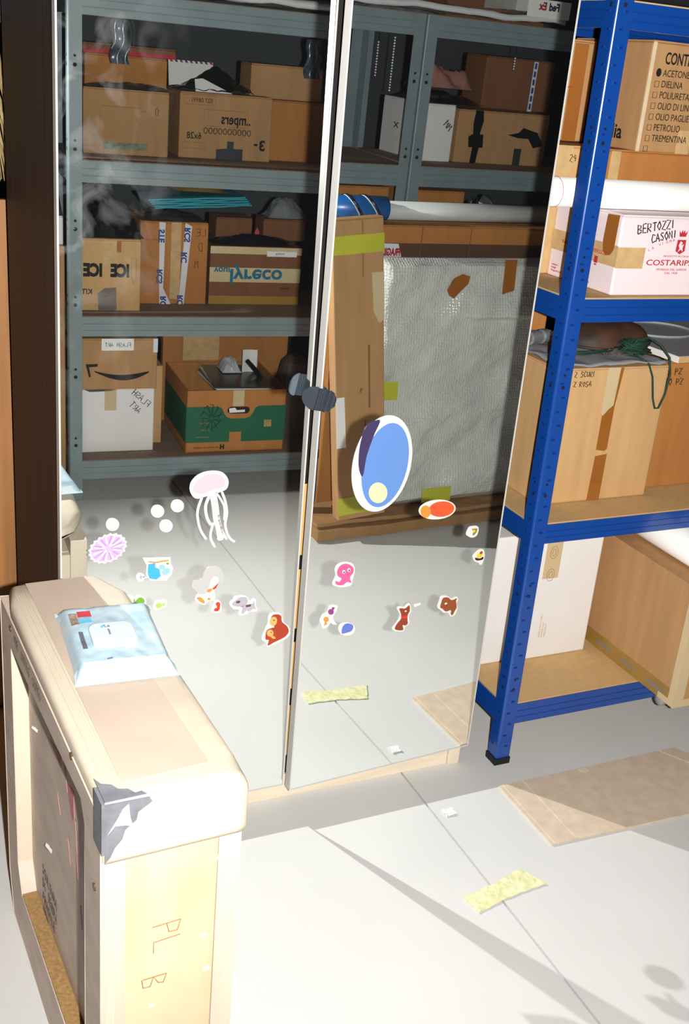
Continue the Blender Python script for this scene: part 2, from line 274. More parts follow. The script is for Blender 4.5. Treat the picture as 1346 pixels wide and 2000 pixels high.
# ------------------------------------------------------------------ steel shelving
def shelving(name, label, F, w, d, h, levels, mp, mb, mboard, fl, th=0.0018, mslot=None, foot=None, group=None, tabs=0.033, hole=1.0):
    t = thing(name, label, 'shelving', F, group)
    for sx in (0, 1):
        for sy in (0, 1):
            r = 0.006; arc = [(r - r * math.cos(a), r - r * math.sin(a)) for a in (i * math.pi / 8 for i in range(5))]
            poly = [(fl, th), (th + 0.001, th), (th, th + 0.001), (th, fl), (0, fl)] + arc + [(fl, 0)]
            poly = [((w - x) if sx else x, (d - y) if sy else y) for x, y in poly]
            if sx != sy: poly = poly[::-1]
            po = G().prism(poly, 0.004, h).build('post', mp, t)
            if mslot and sy == 0:
                g = G(); k = 0; z = 0.05
                while z < h - 0.03:
                    off = fl * (0.40 if k % 2 else 0.62); X = (w - off) if sx else off
                    g.box(X - 0.0045, X + 0.0045, -0.0016, 0.0003, z, z + 0.004)
                    X0 = w if sx else 0.0; e = 1 if sx else -1
                    g.box(min(X0 + e * 0.0012, X0 - e * 0.0003), max(X0 + e * 0.0012, X0 - e * 0.0003), off - 0.004, off + 0.004, z, z + 0.0035); z += tabs; k += 1
                tag(g.build('punched_tabs', mslot, po), None, None, kind='stuff')
                g = G(); z = 0.22
                while z < h - 0.1:
                    X = (w - fl * 0.5) if sx else fl * 0.5
                    for dz, rr in ((0, 0.0045 * hole), (0.028, 0.0032 * hole)):
                        g.prism([(X + rr * math.cos(a), z + dz + rr * math.sin(a)) for a in (i * math.pi / 4 for i in range(8))], -0.0006, 0.0004, 'y')
                        X0 = w if sx else 0.0; e = 1 if sx else -1
                        g.prism([(fl * 0.5 + rr * math.cos(a), z + dz + rr * math.sin(a)) for a in (i * math.pi / 4 for i in range(8))], min(X0 + e * 0.0006, X0 - e * 0.0004), max(X0 + e * 0.0006, X0 - e * 0.0004), 'x')
                    z += 0.26
                tag(g.build('bolt_holes', DARKSLOT, po), None, None, kind='stuff')
            if foot: G().box(*((w - fl - 0.002, w + 0.003) if sx else (-0.003, fl + 0.002)), *((d - fl - 0.002, d + 0.003) if sy else (-0.003, fl + 0.002)), 0.0, 0.018).build('foot_cap', foot, po)
    for z0, z1 in levels:
        H = z1 - z0
        def prof(s): return [(0.0, z0), (0.0, z0 + .30 * H), (0.0035 * s, z0 + .325 * H), (0.0, z0 + .35 * H), (0.0, z0 + .62 * H), (0.0035 * s, z0 + .645 * H), (0.0, z0 + .67 * H), (0.0, z1), (0.022 * s, z1), (0.022 * s, z1 - 0.004), (0.0016 * s, z1 - 0.004), (0.0016 * s, z0 + 0.002), (0.012 * s, z0 + 0.002), (0.012 * s, z0)]
        for y, s in ((0.0024, 1), (d - 0.0024, -1)):
            G().prism([(y + a, b) for a, b in prof(s)], 0.004, w - 0.004, 'x').build('beam', mb, t)
        for x, s in ((0.0024, 1), (w - 0.0024, -1)):
            G().prism([(x + a, b) for a, b in prof(s)], 0.006, d - 0.006, 'y').build('beam', mb, t)
        G().box(0.006, w - 0.006, 0.005, d - 0.005, z1 - 0.003, z1 + 0.003).build('shelf_board', mboard, t)
    return t
BX, BY = 1.0845, -0.0030
FB = Matrix.Identity(4)
shelving('blue_shelving', 'blue enamelled boltless shelving with chipboard shelves beside the mirror wardrobe', T(BX, BY, 0), 1.20, 0.50, 2.05, [(0.1150, 0.1720), (0.6150, 0.6640), (1.1460, 1.1970), (1.7370, 1.7870)], BLUE, BLUE, BOARD, 0.040, mslot=SLOTB, foot=mat('black_rubber', '101012', rough=0.6))
GA = 0.0711; FG = Matrix.Translation((0.4279, -1.9069, 0)) @ Matrix.Rotation(math.pi + GA, 4, 'Z')      # grey shelving: x runs to the left along it, y into it
GL = [(0.084, 0.156), (0.628, 0.698), (1.155, 1.226), (1.671, 1.742)]
shelving('grey_shelving', 'grey steel shelving seen in the left mirror door', FG @ T(-1.370, 0, 0), 1.397, 0.50, 1.7425, GL, GREY, GREY, BOARDG, 0.046, mslot=GREY, tabs=0.05, hole=1.5, group=None)
shelving('grey_shelving', 'grey steel shelving seen in the right mirror door behind the bubble wrap', FG @ T(-2.734, 0, 0), 1.360, 0.50, 1.7425, GL, GREY, GREY, BOARDG, 0.046, mslot=GREY, tabs=0.05, hole=1.5)
def gc(name, label, a0, a1, d0, d1, z0, z1, m, **k): return carton(name, label, FG, -a1, -a0, d0, d1, z0, z1, m, **k)

# ------------------------------------------------------------------ transport crate
CR = Matrix.Translation((-0.105, -0.785, 0)) @ Matrix.Rotation(math.atan2(0.041, 1.0), 4, 'Z')
PLY = mat('pale_plywood', 'C9BBA7', rough=0.55, var=0.07, scale=4, stretch=(2, 2, 0.5), bump=0.05, bscale=30, second='D3C7B2'); PLYT = mat('dusty_plywood_top', 'BCA997', rough=0.6, var=0.05, scale=5, second='C6B4A3'); PLYG = mat('grimy_plywood', 'CDBAAB', rough=0.6, var=0.12, scale=9, stretch=(1, 1, 2.5)); PLYE = mat('plywood_edge', 'CABDAA', rough=0.6, var=0.10, scale=3, stretch=(60, 0.6, 0.6))
PLYF = mat('stained_plywood', 'C6AE88', rough=0.5, var=0.04, scale=5, stretch=(1.5, 1.5, 0.6), second='D8C8AA'); PARTB = mat('particle_board_edge', '9A7A4E', rough=0.8, var=0.25, scale=160); GAFF = mat('grey_gaffer_tape', '6E7076', rough=0.5, var=0.25, scale=30)
cr = thing('transport_crate', 'pale plywood transport crate standing in front of the left mirror door', 'crate', CR)
w, L, H, ZL = 0.200, 0.672, 0.72, 0.622
def oct_(v0, v1, z0, z1, c): return [(v0, z0), (v1 - c, z0), (v1, z0 + c), (v1, z1), (v0, z1)]
# left face: a board cut out round an inset panel
out = [(0.0, 0.0), (L - 0.028, 0.0), (L, 0.092), (L, ZL + 0.07), (0.0, ZL + 0.07)]; inn = [(0.083, 0.128), (0.560, 0.108), (0.592, 0.165), (0.592, 0.632), (0.105, 0.655), (0.083, 0.625)]
g = G()
def ring(u0, u1):
    k = [0, 1, 2, 3, 4]; vo = [(u, *p) for u in (u0, u1) for p in out]; vi = [(u, *p) for u in (u0, u1) for p in inn]
    vs = vo + vi; no, ni = len(out), len(inn); fs = []
    tri = [(0, 0, 1), (1, 1, 2), (2, 2, 3), (3, 3, 4), (4, 4, 5), (4, 5, 0)]
    br = [((0, 1), (0, 1)), ((1, 2), (1, 2)), ((2, 3), (2, 3)), ((3, 4), (3, 4, 5)), ((4, 0), (5, 0))]
    for (a, b), li in br:
        f = [a, b] + [2 * no + i for i in li[::-1]]; fs.append(tuple(f[::-1])); fs.append(tuple((i + no if i < 2 * no else i + ni) for i in f))
    for i in range(no): j = (i + 1) % no; fs.append((i, j, no + j, no + i)[::-1])
    for i in range(ni): j = (i + 1) % ni; fs.append((2 * no + i, 2 * no + j, 2 * no + ni + j, 2 * no + ni + i))
    g.add(vs, fs)
ring(0.0, 0.034); fo = g.build('side_frame', PLYG, cr, bevel=0.0012)
ip = G().box(0.0285, 0.0330, 0.07, 0.61, 0.09, 0.66).build('inset_panel', PLYG, cr)
G().box(0.0015, 0.0285, 0.5915, 0.5990, 0.160, 0.634).build('reveal_batten', PLY, ip)
G().prism([(0.085, 0.126), (0.560, 0.106), (0.560, 0.112), (0.085, 0.132)], 0.0015, 0.0285, 'x').build('reveal_batten', PARTB, ip)
G().box(0.0335, 0.166, 0.019, L - 0.02, 0.02, 0.66).build('core', PLY, cr)
G().prism(out, 0.1665, w, 'x').build('side_board', PLY, cr, bevel=0.0012)
G().box(0.0345, 0.1660, 0.0006, 0.018, 0.004, ZL).build('front_board', PLYF, cr, bevel=0.001)
for u0, u1 in ((0.0005, 0.034), (0.1665, 0.1995)):
    G().box(u0, u1, -0.0008, 0.0004, 0.004, ZL - 0.002).build('ply_edge', PLYE, cr)
G().box(0.0345, 0.166, L - 0.016, L - 0.002, 0.1, 0.66).build('end_board', PLY, cr)
# lid: a flat top with bevelled rims, and its own thick rim round the front
e = 0.006
def lid_sec(v, x0, x1, zb, zt, r, r2=0.010, r3=0.012):               # rounded section of the lid, seen along the crate
    arc = lambda cx, cz, q, a0: [(cx + q * math.cos(math.radians(a0 + 22.5 * i)), v, cz + q * math.sin(math.radians(a0 + 22.5 * i))) for i in range(5)]
    return arc(x0 + 0.002, zb + 0.002, 0.002, 180) + arc(x1 - r2, zb + r2, r2, 270) + arc(x1 - r, zt - r, r, 0) + arc(x0 + r3, zt - r3, r3, 90)
def lid_run(vs, **k): return G().loft([lid_sec(v, *p) for v, p in vs][::-1])
lid = lid_run([(-0.0085, (0.010, w - 0.006, ZL + 0.010, H - 0.012, 0.022)), (-0.0060, (0.003, w + e - 0.003, ZL + 0.002, H - 0.004, 0.026)), (0.0, (0.0015, w + e, ZL, H, 0.028)), (0.012, (0.0015, w + e, ZL, H + 0.0005, 0.026)), (0.05, (0.001, w + e, ZL + 0.002, H, 0.020)), (0.052, (0.0005, w + e, ZL + 0.071, H, 0.018)), (L - 0.09, (0.0005, w + e, ZL + 0.071, H, 0.018)), (L - 0.02, (0.012, w - 0.022, ZL + 0.071, H - 0.002, 0.016)), (L + 0.002, (0.034, w - 0.052, ZL + 0.071, H - 0.010, 0.012))]).build('lid', PLY, cr)
lid.data.polygons.foreach_set('use_smooth', [len(p.vertices) == 4 for p in lid.data.polygons])
G().prism([(0.036, 0.030), (w - 0.040, 0.036), (w - 0.050, L - 0.02), (0.040, L - 0.02)], H - 0.0005, H + 0.0012).build('top_sheet', PLYT, cr)
for k in range(5): G().box(0.0145 + 0.0045 * k, 0.0160 + 0.0045 * k, 0.055, L - 0.055, H - 0.0005, H + 0.0007).build('ply_layer', PLYE, lid)
gt = G(); gt.prism([(0.004, -0.004), (0.060, -0.004), (0.055, 0.004), (0.046, 0.003), (0.040, 0.014), (0.028, 0.018), (0.022, 0.030), (0.010, 0.036), (0.004, 0.050)], H + 0.0010, H + 0.0022); gt.prism([(0.003, ZL + 0.006), (0.010, ZL + 0.014), (0.016, ZL + 0.028), (0.026, ZL + 0.040), (0.030, ZL + 0.054), (0.045, ZL + 0.066), (0.047, ZL + 0.078), (0.066, ZL + 0.090), (0.062, H), (0.003, H + 0.0015)], -0.0098, -0.0084, 'y')
gt.box(-0.0016, 0.003, -0.0095, 0.03, ZL + 0.02, H + 0.0028); gt.build('corner_tape', GAFF, cr)
G().prism([(0.006, ZL + 0.052), (0.016, ZL + 0.064), (0.030, ZL + 0.062), (0.040, ZL + 0.058), (0.036, ZL + 0.074), (0.034, H - 0.004), (0.026, H - 0.010), (0.018, ZL + 0.072)], -0.0106, -0.0097, 'y').build('torn_spot', PLY, cr)
SCREW = mat('brass_screw', '7A6238', rough=0.35, metal=0.8)
for v, z in ((0.585, 0.672), (0.030, 0.560), (0.155, 0.690)):
    G().prism([(v + 0.006 * math.cos(a), z + 0.006 * math.sin(a)) for a in (i * math.pi / 5 for i in range(10))], -0.0014, 0.001, 'x').build('screw', SCREW, cr)
LF = basis((0, 0, 0), (0, -1, 0), (0, 0, 1), (-1, 0, 0))           # left face, read from outside: x runs towards the viewer
hand(cr, LF, 'PRE  OUTILS  SOTTO', -0.55, 0.662, 0.016, FADED, 0.0012, rot=0.0)
LFI = basis((0.0285, 0, 0), (0, -1, 0), (0, 0, 1), (-1, 0, 0))
for i, s in enumerate(('SCULTURA', 'DI TERRA', 'FRAGILE', 'NON ')): hand(ip, LFI, s, -0.50, 0.205 - 0.032 * i, 0.020, FADED, 0.0012, rot=0.0)
for poly in ([(-0.305, 0.535), (-0.262, 0.55), (-0.258, 0.50), (-0.272, 0.485)], [(-0.415, 0.545), (-0.345, 0.56), (-0.345, 0.535)]): strip(ip, LFI, 0, 0, 0, 0, mat('faded_red_paint', 'C07C80', rough=0.7), 'paint_mark', 0.0005, poly)
strokes(ip, LFI, [[(-.33, .60), (-.30, .52)], [(-.25, .50), (-.235, .40)], [(-.30, .43), (-.285, .39)], [(-.37, .47), (-.35, .44)], [(-.22, .36), (-.21, .32)]], FADER, 0.0011, 'red_strokes')
strip(ip, LFI, -0.250, -0.234, 0.13, 0.45, mat('brown_stain', 'AE937C', rough=0.7), 'stain', 0.0003)
for v, z, s in ((0.525, 0.498, 0.009), (0.430, 0.312, 0.014)):
    g = G(); g.add([(0.0284, v - s, z - s * .2), (0.0284, v - s * .3, z - s * .7), (0.0284, v + s, z - s * .3), (0.022, v + s * .6, z + s * .5), (0.018, v - s * .2, z + s * .7), (0.0284, v - s * .8, z + s * .3)], [(0, 1, 5), (1, 4, 5), (1, 2, 4), (2, 3, 4), (0, 5, 4, 3, 2, 1)]); g.build('torn_paper', PAPER, ip)
FF = basis((0, 0.0006, 0), (1, 0, 0), (0, 0, 1), (0, -1, 0))
BROWNP = mat('brown_pencil', '9C6E42', rough=0.7)
hand(cr, FF, 'PL', 0.074, 0.490, 0.040, BROWNP, 0.0015, rot=-math.pi / 2 + 0.06, jit=0.04); hand(cr, FF, 'B', 0.060, 0.398, 0.036, BROWNP, 0.0015, rot=-math.pi / 2 + 0.06, jit=0.05)
for u, z, s in ((0.172, 0.585, 0.008), (0.157, 0.385, 0.006), (0.075, 0.345, 0.004), (0.150, 0.45, 0.005)):
    strip(cr, FF, u - s, u + s, z - s * .5, z + s * .5, PAPER, 'paper_scrap', 0.0008, [(u - s, z - s * .5), (u + s, z - s * .3), (u + s * .8, z + s * .6), (u - s * .7, z + s * .5)])
strip(cr, FF, 0.045, 0.085, 0.26, 0.285, mat('rust_stain', 'BE8F4C', rough=0.6), 'stain', 0.0003, [(0.04, 0.265), (0.07, 0.275), (0.10, 0.285), (0.085, 0.262), (0.055, 0.255)])

# ------------------------------------------------------------------ wipes packet on the crate
FILM = mat('pale_blue_film', 'AAC8D8', rough=0.25, var=0.05, scale=14, second='C0D5DF', spec=0.6); FILMW = mat('white_film', 'D3DEE3', rough=0.3, var=0.02); REDP = mat('red_print', 'C6303C', rough=0.4); CYANP = mat('cyan_print', '63B9DA', rough=0.4); DGREY = mat('grey_print', '585C68', rough=0.5); DRED = mat('dark_red_edge', '8E3A34', rough=0.5)
wp = thing('wipes_packet', 'pale blue packet of wet wipes lying on the plywood crate', 'packet', T(0.008, -0.383, H + 0.0012, -0.06))
def pk(u, v):
    x = -0.076 + 0.152 * u; y = -0.125 + 0.237 * v
    e = max(0, min(1, min(v, 1 - v) / 0.13)); s = max(0, min(1, min(u, 1 - u) / 0.10)); hgt = 0.002 + 0.021 * (1 - (1 - e) ** 2) * (1 - (1 - s) ** 2.2)
    flare = 1 + 0.07 * (1 - e); return (x * flare, y, hgt + 0.0022 * fbm(x * 38 + 3, y * 26, 2.0) * e * s)
body = G().sheet(pk, 36, 48, 0.0, None); body.sheet(lambda u, v: (*pk(1 - u, v)[:2], 0.0008), 6, 8); body.build('pouch', FILM, wp, smooth=True)
def pt(x, y): return Vector(pk((x + 0.076) / 0.152, (y + 0.125) / 0.237))
def patch(name, m, x0, x1, y0, y1, lift=0.001, n=6, poly=None): G().sheet(lambda u, v: (x0 + (x1 - x0) * u, y0 + (y1 - y0) * v, pt(x0 + (x1 - x0) * u, y0 + (y1 - y0) * v).z + lift), n, n, 0.0006).build(name, m, wp, smooth=False)
patch('fin_seal', FILMW, -0.081, 0.081, 0.100, 0.112, 0.001, 8); patch('fin_seal', FILMW, -0.079, 0.079, -0.125, -0.094, 0.0012, 10)
rr = []
for cx, cy, a0 in ((0.009, -0.008, 0), (-0.031, -0.008, 90), (-0.031, -0.054, 180), (0.009, -0.054, 270)):
    rr += [(cx + 0.016 * math.cos(math.radians(a0 + k * 18)) + 0.006, cy + 0.016 * math.sin(math.radians(a0 + k * 18)) + 0.012) for k in range(6)]
lz = 0.0232; lidf = G().prism(rr, lz, lz + 0.0055).build('flap_lid', FILMW, wp, bevel=0.002)
strip(lidf, basis((0, 0, lz + 0.0056), (1, 0, 0), (0, 1, 0), (0, 0, 1)), 0, 0, 0, 0, CYANP, 'crescent', 0.0003, [(-0.016, 0.012), (-0.022, 0.006), (-0.020, 0.000), (-0.017, 0.005), (-0.012, 0.010)])
MT = basis((0, 0, lz + 0.0056), (1, 0, 0), (0, 1, 0), (0, 0, 1))
text(lidf, MT, 'Lé', -0.016, 0.002, 0.010, DGREY); text(lidf, MT, 'salviette', -0.012, -0.004, 0.006, DGREY, rot=-math.pi / 2); 
patch('print_panel', REDP, -0.050, -0.028, 0.054, 0.074); patch('print_panel', CYANP, -0.050, -0.030, 0.030, 0.052); patch('print_panel', mat('photo_print', '9C8578', rough=0.4, var=0.5, scale=90), -0.064, -0.051, 0.028, 0.070)
patch('print_panel', DGREY, -0.057, -0.050, -0.052, 0.003); patch('print_panel', DGREY, -0.026, -0.018, -0.090, -0.087)

# sticker outlines on the door planes, in tenths of a millimetre
STICKERS = [
 ('jellyfish_sticker', 'pink and white jellyfish sticker with trailing tentacles on the left mirror door', 'L', None, [('w', 'p', [2467,8240,2493,8437,2670,8588,2911,8629,3133,8573,3255,8403,3234,8228,3079,8154,2836,8098,2594,8063]), ('w', 'r5', [2729,8092,2651,7845,2649,7641,2718,7377,2852,7145]), ('w', 'r5', [3128,8170,3213,7949,3261,7688,3238,7430,3327,7159,3466,7028]), ('w', 'r6', [2884,8115,2806,7883,2846,7623,2938,7459]), ('w', 'r14', [2948,8125,3004,7865,3045,7604,3118,7338,3159,7097]), ('w', 'r5', [2985,7506,2934,7199,3045,6951]), ('w', 'r5', [3077,7679,3168,7333,3290,7100]), ('w', 'r4', [3005,8170,3193,7848,3208,7537]), ('pink', 'p', [2530,8235,2572,8396,2731,8523,2938,8563,3112,8505,3187,8383,3163,8269,2929,8217,2688,8146])]),
 ('dot_sticker', 'plain white dot sticker between two other dots, beside its own shadow', 'L', 'white dot stickers', [('w', 'p', [1958,7847,1946,7789,1910,7745,1858,7724,1798,7730,1745,7761,1707,7811,1692,7871,1704,7929,1740,7973,1792,7994,1851,7989,1905,7958,1943,7907])]),
 ('dot_sticker', 'plain white dot sticker nearest the pink jellyfish sticker', 'L', 'white dot stickers', [('w', 'p', [2357,7927,2346,7869,2310,7825,2256,7803,2196,7809,2142,7840,2103,7891,2088,7951,2100,8009,2135,8053,2188,8074,2248,8069,2303,8038,2342,7988])]),
 ('dot_sticker', 'plain white dot sticker lowest of the trio left of the jellyfish', 'L', 'white dot stickers', [('w', 'p', [2139,7516,2127,7457,2091,7413,2038,7392,1978,7398,1924,7430,1885,7481,1870,7542,1882,7601,1918,7645,1971,7666,2031,7660,2085,7629,2124,7577])]),
 ('dot_sticker', 'plain white dot sticker directly above the lilac coral sticker', 'L', 'white dot stickers', [('w', 'p', [1068,7650,1055,7593,1020,7550,969,7529,911,7534,860,7565,824,7616,811,7675,823,7732,858,7775,909,7796,966,7791,1018,7760,1054,7710])]),
 ('coral_sticker', 'lilac frilled coral sticker below a white dot on the left door', 'L', None, [('w', 'c', [1196,7224,1231,7169,1180,7133,1194,7070,1131,7045,1124,6980,1055,6969,1026,6907,958,6912,912,6860,851,6879,791,6843,744,6875,677,6857,648,6899,580,6901,572,6948,510,6970,523,7018,473,7058,506,7102,473,7156,523,7192,510,7253,571,7278,579,7342,647,7353,675,7414,742,7410,788,7461,847,7443,907,7479,954,7448,1021,7467,1050,7426,1119,7424,1128,7378,1191,7356,1178,7308,1229,7268]), ('lilac', 'c', [1154,7216,1185,7169,1140,7137,1153,7081,1097,7059,1091,7002,1030,6992,1005,6938,945,6942,904,6897,851,6913,798,6881,757,6909,697,6894,672,6930,612,6932,605,6974,550,6993,562,7035,518,7071,547,7109,518,7156,562,7188,550,7243,604,7264,611,7321,671,7331,696,7384,755,7381,795,7425,848,7409,900,7441,941,7414,1000,7430,1026,7394,1087,7393,1094,7352,1150,7332,1138,7290,1184,7255]), ('w', 'r3', [940,7180,1043,7199,1146,7219]), ('lilac2', 'r3', [943,7152,1030,7142,1118,7133]), ('w', 'r3', [955,7134,1032,7113,1109,7092]), ('lilac2', 'r3', [943,7097,1002,7056,1061,7015]), ('w', 'r3', [879,7103,920,7022,961,6940]), ('lilac2', 'r3', [871,7086,895,7000,919,6914]), ('w', 'r3', [834,7072,819,6987,805,6903]), ('lilac2', 'r3', [813,7071,780,6991,748,6910]), ('w', 'r3', [824,7132,736,7030,649,6927]), ('lilac2', 'r3', [760,7101,670,7040,580,6979]), ('w', 'r3', [727,7120,644,7091,562,7062]), ('lilac2', 'r3', [769,7155,647,7143,525,7131]), ('w', 'r3', [805,7170,695,7187,585,7205]), ('lilac2', 'r3', [735,7198,662,7221,590,7244]), ('w', 'r3', [806,7198,731,7261,657,7324]), ('lilac2', 'r3', [818,7211,766,7289,715,7367]), ('w', 'r3', [833,7261,821,7335,809,7409]), ('lilac2', 'r3', [876,7262,899,7348,922,7434]), ('w', 'r3', [873,7205,932,7312,991,7419]), ('lilac2', 'r3', [939,7246,1004,7307,1070,7369]), ('w', 'r3', [900,7194,1013,7265,1126,7336]), ('lilac2', 'r3', [912,7186,1015,7225,1119,7264])]),
 ('square_sticker', 'square blue and orange printed sticker with a small white tag', 'L', None, [('w', 'c', [1546,6883,2112,6833,2128,6679,2173,6597,2147,6434,2032,6320,1714,6359,1618,6498,1632,6698]), ('w', 'p', [1596,6450,1588,6409,1564,6378,1529,6364,1489,6368,1454,6391,1429,6428,1419,6471,1427,6512,1451,6542,1486,6556,1525,6552,1561,6529,1586,6493]), ('w', 'r3', [1549,6468,1654,6430]), ('sky', 'c', [1660,6733,1810,6741,1801,6653,1896,6592,1923,6436,1831,6370,1689,6413,1652,6544]), ('sky2', 'p', [2103,6575,2112,6543,2105,6507,2082,6475,2048,6453,2010,6445,1975,6453,1951,6476,1941,6508,1949,6544,1971,6576,2005,6598,2043,6606,2078,6597]), ('sky2', 'p', [2007,6629,2001,6606,1984,6588,1957,6581,1928,6584,1901,6598,1883,6620,1876,6645,1882,6668,1899,6686,1925,6693,1955,6690,1981,6676,2000,6655]), ('orange', 'r3', [1658,6791,1798,6755,1938,6764,2079,6768]), ('grey', 'p', [1549,6460,1546,6443,1537,6430,1524,6424,1510,6425,1497,6435,1488,6450,1484,6468,1487,6485,1496,6498,1509,6505,1523,6503,1536,6493,1545,6478]), ('green', 'p', [2086,6697,2083,6686,2075,6678,2064,6674,2052,6676,2040,6682,2032,6692,2029,6703,2031,6714,2039,6722,2050,6725,2063,6724,2074,6718,2082,6708])]),
 ('leaf_sticker', 'green and yellow sticker peeping over the wipes packet', 'L', None, [('w', 'p', [1407,5957,1397,5905,1369,5865,1327,5847,1281,5853,1238,5883,1209,5930,1198,5984,1208,6036,1236,6075,1277,6094,1324,6088,1366,6059,1396,6012]), ('w', 'p', [1373,5915,1417,6038,1510,6057,1617,5973,1631,5829,1491,5809]), ('green', 'p', [1401,5891,1464,5993,1546,6001,1601,5931,1583,5874]), ('yellow', 'p', [1322,5994,1333,5965,1335,5939,1328,5921,1314,5913,1295,5919,1275,5936,1259,5961,1248,5989,1247,6015,1253,6034,1267,6041,1286,6036,1306,6019])]),
 ('green_fish_sticker', 'tiny pale green fish sticker beside the wipes packet', 'L', None, [('w', 'p', [1779,5757,1819,5882,1925,5899,2044,5884,2064,5745,1942,5688,1847,5664]), ('green2', 'p', [1959,5789,1961,5763,1951,5739,1930,5721,1902,5714,1873,5718,1849,5733,1835,5756,1833,5782,1843,5806,1864,5824,1892,5832,1921,5827,1945,5812]), ('green2', 'c', [1940,5775,2045,5839,2016,5765,2055,5733])]),
 ('cloud_sticker', 'pale grey cloud sticker with orange scraps on the left door', 'L', None, [('cloud', 'p', [2582,6123,2609,6237,2789,6280,2821,6406,2925,6523,3071,6537,3199,6439,3271,6221,3226,6121,3091,6112,3075,5903,3094,5767,2959,5745,2876,5663,2738,5721,2648,5839,2705,5950,2653,6035]), ('w', 'p', [2661,5824,2706,5924,2902,5925,3010,6253,3121,6266,3150,6157,3071,6009,3094,5767,2959,5732,2876,5658,2738,5721]), ('orange', 'p', [2697,5846,2782,5848,2864,5758,2862,5691,2761,5758]), ('orange', 'p', [3018,6008,3021,5990,3014,5971,2998,5954,2975,5943,2952,5940,2931,5945,2918,5957,2915,5974,2922,5993,2939,6010,2961,6021,2985,6025,3005,6020]), ('red', 'c', [3021,6015,3151,6131,3107,6018,3047,5991]), ('orange', 'p', [2997,5780,2994,5769,2985,5761,2971,5758,2955,5760,2941,5767,2931,5777,2927,5789,2930,5800,2939,5808,2953,5812,2969,5810,2983,5803,2993,5792])]),
 ('seahorse_sticker', 'tiny red seahorse sticker between the cloud and the grey puppy', 'L', None, [('w', 'p', [3023,5510,3062,5638,3096,5719,3183,5729,3243,5614,3249,5479,3172,5430,3071,5455]), ('red', 'r7', [3174,5650,3178,5556,3156,5505,3092,5527]), ('red', 'p', [3217,5631,3213,5611,3200,5595,3180,5589,3158,5592,3137,5604,3123,5623,3117,5644,3121,5665,3134,5680,3154,5686,3176,5683,3196,5671,3211,5653])]),
 ('puppy_sticker', 'grey puppy sticker with a dark eye patch', 'L', None, [('w', 'p', [3415,5616,3479,5699,3548,5781,3744,5768,3843,5677,3877,5608,3947,5669,4012,5629,4012,5498,4064,5385,3992,5347,3892,5356,3771,5293,3634,5325,3640,5443,3515,5473]), ('grey', 'p', [3472,5596,3554,5676,3648,5734,3784,5716,3827,5614,3782,5542,3685,5515,3561,5532]), ('grey', 'c', [3683,5542,3942,5546,3975,5621,3987,5501,4026,5390,3962,5425,3867,5359,3814,5406,3732,5330,3694,5356,3713,5459]), ('brown', 'p', [3657,5637,3656,5624,3646,5612,3629,5603,3608,5600,3587,5603,3571,5611,3563,5622,3564,5636,3574,5648,3591,5656,3612,5659,3632,5657,3648,5649]), ('brown', 'c', [3782,5534,3906,5538,3896,5487,3790,5480]), ('purple', 'r2', [3673,5504,3746,5520])]),
 ('monkey_sticker', 'brown monkey and baby sticker at the inner edge of the left door', 'L', None, [('w', 'p', [4198,4656,4259,4890,4313,5030,4326,5216,4450,5266,4606,5218,4671,5020,4810,4878,4861,4707,4780,4582,4479,4463,4352,4433,4307,4544]), ('rust', 'p', [4404,5192,4504,5213,4609,5164,4646,5010,4771,4884,4820,4741,4726,4618,4500,4529,4350,4469,4367,4603,4288,4634,4300,4844,4424,4893,4475,4900,4445,4958,4375,5049]), ('tan', 'p', [4525,5019,4508,4976,4478,4948,4442,4941,4406,4956,4377,4990,4362,5037,4363,5086,4380,5129,4409,5156,4446,5163,4482,5148,4510,5114,4526,5068]), ('tan', 'p', [4464,4760,4459,4723,4439,4696,4409,4683,4375,4689,4343,4710,4319,4744,4309,4783,4314,4820,4334,4847,4363,4859,4398,4854,4430,4833,4453,4799]), ('tan', 'p', [4515,4630,4507,4620,4490,4617,4468,4622,4446,4634,4428,4650,4417,4667,4416,4683,4424,4693,4441,4696,4463,4691,4485,4679,4503,4663,4514,4646]), ('ink', 'p', [4468,5073,4464,5062,4453,5059,4442,5065,4437,5077,4441,5088,4451,5092,4462,5085]), ('ink', 'p', [4419,4783,4415,4774,4407,4771,4397,4777,4393,4787,4396,4796,4405,4799,4414,4793])]),
 ('plain_blue_sticker', 'large plain blue and violet die-cut sticker on the right door', 'R', None, [('w', 'p', [7218,8408,7124,8052,6954,7766,6730,7585,6481,7533,6238,7615,6032,7818,5888,8115,5820,8469,5835,8837,5931,9176,6095,9448,6309,9624,6548,9682,6785,9614,6993,9427,7147,9140,7225,8786]), ('blue', 'p', [7133,8417,7056,8105,6921,7851,6745,7686,6552,7632,6365,7694,6208,7864,6099,8119,6051,8426,6068,8748,6147,9049,6278,9293,6447,9452,6634,9510,6817,9457,6975,9299,7090,9053,7145,8747]), ('violet', 'p', [6052,9482,6349,9594,6244,9269,6127,8829,6082,8378,5959,8617,5942,9091]), ('paleyellow', 'p', [6722,7946,6712,7844,6660,7768,6574,7731,6474,7741,6378,7797,6306,7886,6272,7990,6283,8090,6335,8166,6419,8203,6518,8193,6614,8139,6687,8051])]),
